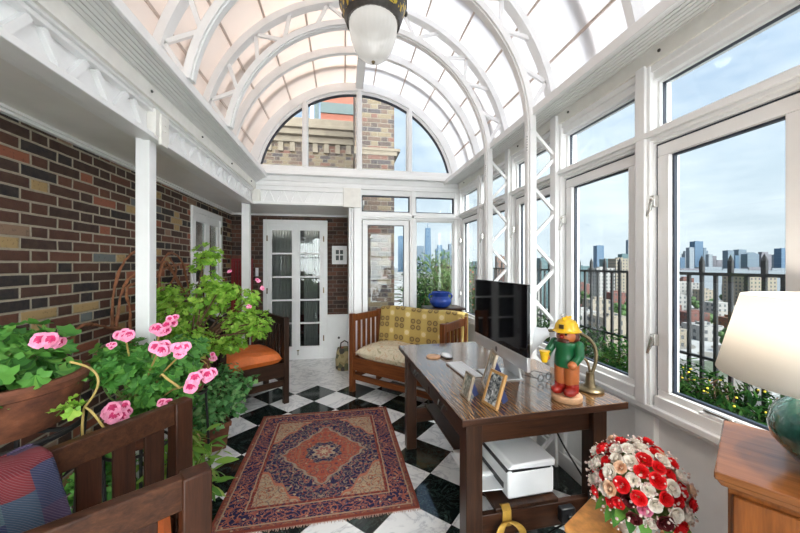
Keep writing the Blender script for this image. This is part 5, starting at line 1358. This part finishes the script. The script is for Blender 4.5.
def shrub(label, x, y, z, rad, h, n, size=.026, kind='simple', mat='leaf_hedge', group=None, name='terrace_shrub', flowers=None):
    o = thing(name, label, 'shrub', (x, y, z), 0, group); mb = MB()
    an = foliage(mb, [((0, 0, h * .55), (rad, rad, h * .5)), ((rad * .4, rad * .3, h * .35), (rad * .8, rad * .8, h * .35))], n, rng, size, kind, .5)
    mb.build('foliage', M[mat], o)
    mb = MB(); stems(mb, (0, 0, 0), an, rng, .006, 24); mb.build('stem', M['stem_brown'], o)
    if flowers:
        mb = MB()
        for _ in range(flowers[1]):
            a = rng.random() * 6.28; mb.ball((rad * rng.uniform(.2, 1) * math.cos(a), rad * rng.uniform(.2, 1) * math.sin(a), h * rng.uniform(.7, 1.05)), flowers[2], 6)
        mb.build('blossom', flowers[0], o, kind='stuff')
    return o
yel = plain('yellow blossom', (.75, .55, .04), .7)
# planter box the shrubs grow in
struct('ground_planter', MB().b6(1.75, 2.55, -1, 8.5, -.05, .42), plain('weathered planter', (.035, .03, .025), .9, .2), 'long weathered planter box along the railing', 'planter')
hl = ['dark hedge shrub outside the nearest casement, behind the table lamp', 'dark shrub with yellow blossoms outside the nearest casement', 'leafy shrub left in the nearest casement view', 'rounded green shrub outside the second casement', 'tall green shrub left in the second casement view', 'green shrub outside the third casement', 'green shrub outside the fourth casement', 'far green shrub outside the last casement']
for k, (y, h, mat) in enumerate(((1.02, .26, 'leaf_hedge'), (1.45, .32, 'leaf_hedge'), (1.92, .34, 'leaf_hedge'), (2.5, .42, 'leaf_hedge'), (3.1, .48, 'leaf_hedge'), (3.9, .5, 'leaf_hedge'), (4.8, .6, 'leaf_hedge'), (6.0, .7, 'leaf_hedge'))):
    shrub(hl[k], 2.12, y, .42, .34, h, 1500, .017, 'simple', mat, None, 'terrace_shrub', (yel, 40, .006) if k in (0, 1) else None)

# tall willowy bush with blossoms outside the end window
o = thing('willow_bush', 'tall feathery green bush outside the right end window', 'bush', (1.75, 5.75, -.05)); mb = MB(); ms = MB(); rng = random.Random(15)
for i in range(230):
    a = rng.random() * 6.28; rr_ = rng.random() ** .6 * .74; top = Vector((rr_ * math.cos(a) * 1.0 - .02, rr_ * math.sin(a), rng.uniform(.8, 1.72) - rr_ * .45))
    p = bez((0, 0, 0), (.1 * math.cos(a), .1 * math.sin(a), .5), (top.x * .7, top.y * .7, top.z * .7), top, 10); ms.tube(p, [.007 * (1 - k / 12) for k in range(len(p))], 4)
    for k in range(3, len(p)):
        for _ in range(4):
            d_ = Vector((rng.uniform(-1, 1), rng.uniform(-1, 1), rng.uniform(.0, 1))).normalized()
            simple_leaf(mb, p[k], d_, Vector((rng.uniform(-.5, .5), -.6, .7)).normalized(), rng.uniform(.07, .13), .022)
mb.build('foliage', M['leaf_willow'], o); ms.build('stem', M['stem_brown'], o)
mb = MB(); 
for _ in range(26): mb.ball((rng.uniform(.3, .6), rng.uniform(-.4, .1), rng.uniform(.6, 1.35)), .016, 6)
mb.build('blossom', plain('orange red blossom', (.62, .12, .06), .7), o, kind='stuff')
shrub('low green shrub outside the end windows beside the brick pier', 1.10, 4.9, -.05, .26, 1.60, 1700, .020, 'simple', 'leaf_hedge')

# neighbouring brick building and pier
o = thing('brick_pier', 'tall mixed brick chimney pier outside the end windows', 'chimney', (.62, 6.15, 0))
mb = MB(); mb.b6(-.42, .31, -.15, .75, -.05, 6.2); mb.build('shaft', M['brick_out'], o, 0, False)
mb = MB(); mb.b6(-.43, .36, -.16, .8, 3.40, 3.48); mb.b6(-.43, .42, -.17, .8, 3.48, 3.53); mb.build('string_course', M['limestone'], o)
o = thing('brick_building', 'brick rooftop building with stone cornice behind the half round window', 'building', (-1.9, 8.3, 0))
mb = MB(); mb.b6(-3, 2.35, 0, 3, -1, 4.35); mb.build('wall', M['brick_out'], o, 0, False)
mb = MB(); mb.b6(-3.1, 2.45, -.10, 3, 4.35, 4.50); mb.b6(-3.2, 2.5, -.22, 3, 4.50, 4.64); mb.b6(-3.25, 2.55, -.30, 3, 4.64, 4.72); mb.b6(-3, 2.4, -.03, 3, 4.72, 4.98); mb.build('cornice', M['limestone'], o, .01)
mb = MB()
for i in range(20): x = -2.9 + i * .27; mb.b6(x, x + .12, -.07, 0, 4.13, 4.35)
mb.build('corbel', M['limestone'], o)
o = thing('rooftop_bulkhead', 'red brick rooftop house with green frame above the stone cornice', 'building', (-.15, 9.6, 4.98))
mb = MB(); mb.b6(-.50, 1.0, 0, 2, 0, 1.6); mb.build('wall', plain('red roof brick', (.25, .08, .05), .8, .15), o)
mb = MB(); mb.b6(-.50, 1.0, -.04, 0, .0, .28); mb.b6(-.50, 1.0, -.04, 0, .75, 1.05); mb.b6(-.66, -.56, -.06, 0, 0, 1.6); mb.b6(.62, .74, -.06, 0, 0, 1.6); mb.build('frame', plain('slate green panel', (.06, .09, .09), .6), o)
mb = MB(); mb.b6(-.78, -.70, -.05, .05, 0, 1.4); mb.build('downpipe', M['white'], o)
o = thing('roof_fence', 'thin dark roof fence on the cornice left of the red house', 'fence', (-2.2, 9.0, 4.98))
for i in range(7):
    MB().b6(-.7 + i * .25, -.67 + i * .25, -.015, .015, 0, .62).build('picket', M['iron'], o)
MB().b6(-.8, .95, -.012, .012, .50, .53).build('rail', M['iron'], o)

# ------------------------------------------------------------------ the city
def city_ground():
    t = NT('city roofs and trees'); v = t.scale(t.coord(), (1, 1, 1))
    V = t.voro(v, .045); n = t.noise(v, .03, 4)[0]
    c = t.ramp(V[1], [(0, (.08, .03, .02)), (.2, (.10, .095, .09)), (.36, (.022, .04, .014)), (.52, (.125, .115, .10)), (.66, (.055, .03, .024)), (.78, (.03, .052, .02)), (.9, (.18, .175, .17))], 'CONSTANT')
    c = t.mix(t.math('LESS_THAN', V[0], .5), (.30, .30, .30), c)
    f2 = t.noise(v, .4, 3)[0]; c = t.mix(t.math('MULTIPLY', f2, .5), c, (.13, .13, .12))
    return t.fin(c, .9)
GZ = -34
struct('ground', MB().b6(-300, 900, 12, 2400, GZ - 1, GZ), city_ground(), 'street level city ground far below the terrace', 'ground')
mb = MB(); mb.prism([(420, -100), (3200, -100), (3200, 3200), (180, 3200), (260, 900), (340, 420)], GZ, GZ + .5, 'XY'); 
struct('river', mb, NT('grey river').fin((.13, .15, .165), .9), 'grey river between the near streets and the far skyline', 'river')
def bld_mat(name, wall, win, sx, sz, fx=.55, fz=.55):
    t = NT(name); o = t.sep(t.coord()); h = t.math('ADD', o[0], o[1])
    a = t.math('FRACT', t.math('DIVIDE', h, sx)); b = t.math('FRACT', t.math('DIVIDE', o[2], sz))
    m = t.math('MULTIPLY', t.math('LESS_THAN', a, fx), t.math('LESS_THAN', b, fz))
    g = t.node('ShaderNodeNewGeometry'); up = t.math('LESS_THAN', t.math('ABSOLUTE', t.sep(g.outputs['Normal'])[2]), .5)
    return t.fin(t.mix(t.math('MULTIPLY', m, up), wall, win), .7)
hz = [bld_mat('hazy slate tower', (.085, .115, .145), (.06, .09, .12), 8, 9), bld_mat('hazy blue tower', (.05, .095, .15), (.035, .075, .125), 8, 7), bld_mat('hazy pale tower', (.15, .17, .19), (.10, .125, .15), 9, 10), bld_mat('hazy brown tower', (.115, .11, .125), (.08, .085, .105), 9, 9)]  # distance haze is mixed into these bluish tower colours
near_m = {'white': bld_mat('white apartment facade', (.20, .195, .185), (.04, .045, .05), 3.4, 3.3, .42, .5), 'beige': bld_mat('beige apartment facade', (.17, .145, .11), (.035, .04, .045), 3.2, 3.2, .42, .5), 'red': bld_mat('red brick facade', (.095, .032, .024), (.035, .035, .035), 3, 3.2, .4, .45), 'brown': bld_mat('brown brick tower', (.13, .075, .055), (.045, .045, .055), 3, 3.2, .45, .5), 'glass': bld_mat('green glass tower', (.055, .10, .105), (.03, .065, .075), 4, 3.6, .8, .7)}
def building(u0, u1, vt, T, mat, label, name='distant_tower', base=GZ, steps=None, group=None, crown=None):
    p0, p1 = at(u0, vt, T=T), at(u1, vt, T=T); c = (p0 + p1) / 2; w = (p1 - p0).length; zt = p0.z
    ang_ = math.atan2((p1 - p0).y, (p1 - p0).x)
    o = thing(name, label, 'tower' if 'tower' in name else 'building', (c.x, c.y, base), ang_, group); h = zt - base
    mb = MB(); dep = min(w * .9, 40)
    if crown == 'spire':
        mb.prism([(-w / 2, 0), (w / 2, 0), (w * .36, h * .92), (-w * .36, h * .92)], 0, dep, 'XZ'); mb.b6(-w * .04, w * .04, dep * .45, dep * .53, h * .92, h * 1.08)
    elif crown == 'step':
        mb.b6(-w / 2, w / 2, 0, dep, 0, h * .86); mb.b6(-w * .3, w * .3, dep * .2, dep * .8, h * .86, h)
    elif crown == 'slant':
        mb.prism([(-w / 2, 0), (w / 2, 0), (w / 2, h * .88), (0, h), (-w / 2, h * .9)], 0, dep, 'XZ')
    else:
        mb.b6(-w / 2, w / 2, 0, dep, 0, h); mb.b6(-w * .2, w * .2, dep * .3, dep * .6, h, h + max(1.2, h * .015))
    mb.build('facade', mat, o, 0, False)
    return o
C = lambda a: 640 + a / 4.844
V_ = lambda a: 220 + a / 4.844
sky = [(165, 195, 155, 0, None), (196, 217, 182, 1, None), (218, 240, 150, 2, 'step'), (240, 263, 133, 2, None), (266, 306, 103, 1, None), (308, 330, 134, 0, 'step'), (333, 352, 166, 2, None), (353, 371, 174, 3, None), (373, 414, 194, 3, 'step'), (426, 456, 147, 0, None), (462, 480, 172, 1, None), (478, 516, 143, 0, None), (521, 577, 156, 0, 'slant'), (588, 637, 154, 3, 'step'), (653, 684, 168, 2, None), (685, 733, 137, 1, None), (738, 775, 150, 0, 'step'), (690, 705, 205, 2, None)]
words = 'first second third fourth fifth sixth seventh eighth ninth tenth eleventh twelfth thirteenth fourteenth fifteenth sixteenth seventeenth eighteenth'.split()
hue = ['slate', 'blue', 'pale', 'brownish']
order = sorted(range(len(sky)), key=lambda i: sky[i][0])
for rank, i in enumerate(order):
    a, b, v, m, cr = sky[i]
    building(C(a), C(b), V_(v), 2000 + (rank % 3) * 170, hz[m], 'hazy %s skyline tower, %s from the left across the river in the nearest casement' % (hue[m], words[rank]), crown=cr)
# low waterfront across the river
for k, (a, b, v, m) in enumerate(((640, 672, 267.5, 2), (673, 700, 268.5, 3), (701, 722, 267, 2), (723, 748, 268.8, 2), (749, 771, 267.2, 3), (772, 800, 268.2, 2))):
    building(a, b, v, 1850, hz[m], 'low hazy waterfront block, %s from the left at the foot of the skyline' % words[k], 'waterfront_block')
# other windows
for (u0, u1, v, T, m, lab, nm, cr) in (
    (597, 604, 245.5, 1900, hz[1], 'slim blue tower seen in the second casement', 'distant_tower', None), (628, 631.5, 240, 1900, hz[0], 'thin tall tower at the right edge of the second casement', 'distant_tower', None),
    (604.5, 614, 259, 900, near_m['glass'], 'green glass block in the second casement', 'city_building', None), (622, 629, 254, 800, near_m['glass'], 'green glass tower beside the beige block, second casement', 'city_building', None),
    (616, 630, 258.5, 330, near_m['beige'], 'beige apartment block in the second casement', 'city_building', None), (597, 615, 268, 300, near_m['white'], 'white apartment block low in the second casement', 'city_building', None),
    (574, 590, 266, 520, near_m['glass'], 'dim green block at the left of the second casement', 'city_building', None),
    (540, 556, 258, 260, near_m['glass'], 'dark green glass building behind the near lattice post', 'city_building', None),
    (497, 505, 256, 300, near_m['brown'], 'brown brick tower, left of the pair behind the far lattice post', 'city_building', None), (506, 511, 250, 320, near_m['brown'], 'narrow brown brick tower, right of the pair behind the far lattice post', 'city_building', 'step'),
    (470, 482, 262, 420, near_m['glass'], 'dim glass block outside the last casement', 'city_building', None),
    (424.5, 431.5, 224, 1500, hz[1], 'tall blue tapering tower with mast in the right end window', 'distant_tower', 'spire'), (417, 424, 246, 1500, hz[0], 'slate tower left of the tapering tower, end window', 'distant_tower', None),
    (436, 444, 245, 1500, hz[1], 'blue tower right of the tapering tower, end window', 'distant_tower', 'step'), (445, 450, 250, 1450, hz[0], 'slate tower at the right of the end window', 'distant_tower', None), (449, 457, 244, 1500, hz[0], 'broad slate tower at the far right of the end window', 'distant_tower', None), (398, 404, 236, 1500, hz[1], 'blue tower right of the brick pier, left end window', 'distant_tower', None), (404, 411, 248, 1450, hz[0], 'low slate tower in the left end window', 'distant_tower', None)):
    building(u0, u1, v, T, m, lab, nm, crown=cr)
for (u0, u1, v, T, m, lab) in (
    (678, 701, 283, 300, 'white', 'white low apartment block below the railing, left in the nearest casement'), (748, 777, 276.5, 270, 'beige', 'beige apartment block beside the lampshade'), (683, 694, 278, 360, 'red', 'red brick block behind the white apartments'),
    (703, 716, 290, 280, 'beige', 'tan low block right of the white apartments'), (660, 682, 305, 190, 'red', 'red brick row house left in the nearest casement'), (690, 710, 313, 180, 'red', 'long red brick warehouse in the nearest casement'),
    (716, 732, 303, 220, 'white', 'pale grey flat roofed block below the railing'), (680, 688, 296, 240, 'white', 'small white house beside the red row house'), (734, 748, 285, 330, 'white', 'small white block left of the beige apartments'),
    (672, 690, 330, 140, 'beige', 'tan flat roofed shed low in the nearest casement'), (700, 724, 326, 150, 'white', 'white shed roof low in the nearest casement'), (728, 742, 318, 170, 'red', 'small red brick house behind the lampshade edge'),
    (578, 592, 284, 240, 'red', 'red brick block left in the second casement'), (592, 612, 300, 160, 'beige', 'tan low block in the second casement'), (612, 628, 293, 200, 'red', 'red brick low block right in the second casement'), (574, 600, 312, 130, 'white', 'white flat roof low in the second casement'),
    (604, 634, 318, 120, 'beige', 'beige low roof right in the second casement'), (520, 540, 285, 220, 'white', 'white block behind the near lattice post'), (496, 512, 280, 240, 'red', 'red block behind the far lattice post'), (466, 482, 276, 300, 'red', 'red low block outside the last casement'),
    (436, 458, 266, 300, 'red', 'red brick low block behind the willowy bush')):
    building(u0, u1, v, T, near_m[m], lab, 'city_building')
# street trees between the blocks
tc = plain('city tree crown', (.04, .08, .022), .9, .5, 1.2)
for k, (u, v, T, w, lab) in enumerate(((712, 305, 240, 6, 'round street tree right of the white apartments'), (706, 318, 190, 5, 'street tree beside the red warehouse'), (730, 296, 300, 7, 'street tree below the river bank'), (736, 335, 130, 5, 'street tree low beside the lampshade'), (618, 310, 170, 5, 'street tree in the second casement'), (585, 300, 220, 6, 'street tree left in the second casement'), (695, 303, 260, 5, 'street tree behind the red row house'))):
    p = at(u, v, T=T); o = thing('street_tree', lab, 'tree', (p.x, p.y, GZ)); mb = MB(); rng = random.Random(k); h = p.z - GZ
    for _ in range(26): mb.ball((rng.gauss(0, w * .35), rng.gauss(0, w * .35), h + rng.gauss(0, w * .25)), w * rng.uniform(.22, .4), 8)
    mb.build('crown', tc, o); MB().tube([(0, 0, 0), (0, 0, h)], [.5, .3], 6).build('trunk', M['stem_brown'], o)

# ------------------------------------------------------------------ light
w = bpy.data.worlds.new('sky'); scene.world = w; w.use_nodes = True
nt = w.node_tree; nd, lk = nt.nodes, nt.links
bg = nd['Background']
tc_ = nd.new('ShaderNodeTexCoord'); sp = nd.new('ShaderNodeSeparateXYZ'); lk.new(tc_.outputs['Generated'], sp.inputs[0])
cr = nd.new('ShaderNodeValToRGB'); lk.new(sp.outputs[2], cr.inputs[0])
el = cr.color_ramp.elements; el[0].position = .0; el[0].color = (.42, .455, .48, 1); el[1].position = .75; el[1].color = (.15, .26, .46, 1)
e = el.new(.22); e.color = (.375, .435, .495, 1)
mp = nd.new('ShaderNodeMapping'); mp.inputs['Scale'].default_value = (1.6, 1.6, 5.0); lk.new(tc_.outputs['Generated'], mp.inputs[0])
no = nd.new('ShaderNodeTexNoise'); no.inputs['Scale'].default_value = 1.9; no.inputs['Detail'].default_value = 7; no.inputs['Roughness'].default_value = .55; lk.new(mp.outputs[0], no.inputs['Vector'])
c2 = nd.new('ShaderNodeValToRGB'); lk.new(no.outputs[0], c2.inputs[0])
c2.color_ramp.elements[0].position = .38; c2.color_ramp.elements[0].color = (0, 0, 0, 1); c2.color_ramp.elements[1].position = .66; c2.color_ramp.elements[1].color = (.9, .9, .9, 1)
mx = nd.new('ShaderNodeMix'); mx.data_type = 'RGBA'; lk.new(c2.outputs[0], mx.inputs[0]); lk.new(cr.outputs[0], mx.inputs[6]); mx.inputs[7].default_value = (.56, .59, .62, 1)
dn = nd.new('ShaderNodeVectorMath'); dn.operation = 'DOT_PRODUCT'; lk.new(tc_.outputs['Generated'], dn.inputs[0]); dn.inputs[1].default_value = Vector((.08, -1, .30)).normalized()  # bright sky lobe added behind the camera as frontal fill for the room
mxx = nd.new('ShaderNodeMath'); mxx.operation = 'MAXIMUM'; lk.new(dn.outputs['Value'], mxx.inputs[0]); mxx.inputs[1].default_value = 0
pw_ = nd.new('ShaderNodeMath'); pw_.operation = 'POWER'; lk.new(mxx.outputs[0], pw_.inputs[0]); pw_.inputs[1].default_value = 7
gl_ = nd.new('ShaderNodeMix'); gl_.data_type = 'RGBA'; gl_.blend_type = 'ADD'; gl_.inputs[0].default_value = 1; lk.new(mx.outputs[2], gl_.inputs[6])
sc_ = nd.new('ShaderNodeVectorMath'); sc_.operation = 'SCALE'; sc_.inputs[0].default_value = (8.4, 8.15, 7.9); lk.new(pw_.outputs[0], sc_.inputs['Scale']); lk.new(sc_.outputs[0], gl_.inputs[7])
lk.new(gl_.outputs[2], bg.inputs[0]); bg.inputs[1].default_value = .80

sd = bpy.data.lights.new('sun', 'SUN'); sun = bpy.data.objects.new('sun', sd); COL.objects.link(sun)
sd.energy = 2.4; sd.angle = math.radians(6); sd.color = (1.0, .95, .88)
sv = Vector((.42, -.30, 1.0)).normalized()          # towards the sun: high, over the window side, behind the viewer
sun.rotation_euler = sv.to_track_quat('Z', 'Y').to_euler(); sun.location = (3, -2, 8)
ld = bpy.data.lights.new('lamp_bulb', 'POINT'); lo = bpy.data.objects.new('lamp_bulb', ld); COL.objects.link(lo)
ld.energy = 4; ld.color = (1, .90, .78); ld.shadow_soft_size = .03; lo.location = (1.115, .530, cz + .36)

pd = bpy.data.lights.new('pendant_fill', 'POINT'); po = bpy.data.objects.new('pendant_fill', pd); COL.objects.link(po)  # added fill light inside the pendant, whose globe is otherwise unlit
pd.energy = 1.0; pd.color = (1, .97, .93); pd.shadow_soft_size = .05; po.location = (.182, 2.03, 2.94)
scene.view_settings.view_transform = 'Standard'; scene.view_settings.look = 'None'; scene.view_settings.gamma = 1; scene.view_settings.use_curve_mapping = False
scene.view_settings.exposure = 1.45
scene.cycles.max_bounces = 10; scene.cycles.diffuse_bounces = 6; scene.cycles.transparent_max_bounces = 16
scene.cycles.sample_clamp_indirect = 6.0; scene.cycles.caustics_reflective = False; scene.cycles.caustics_refractive = False
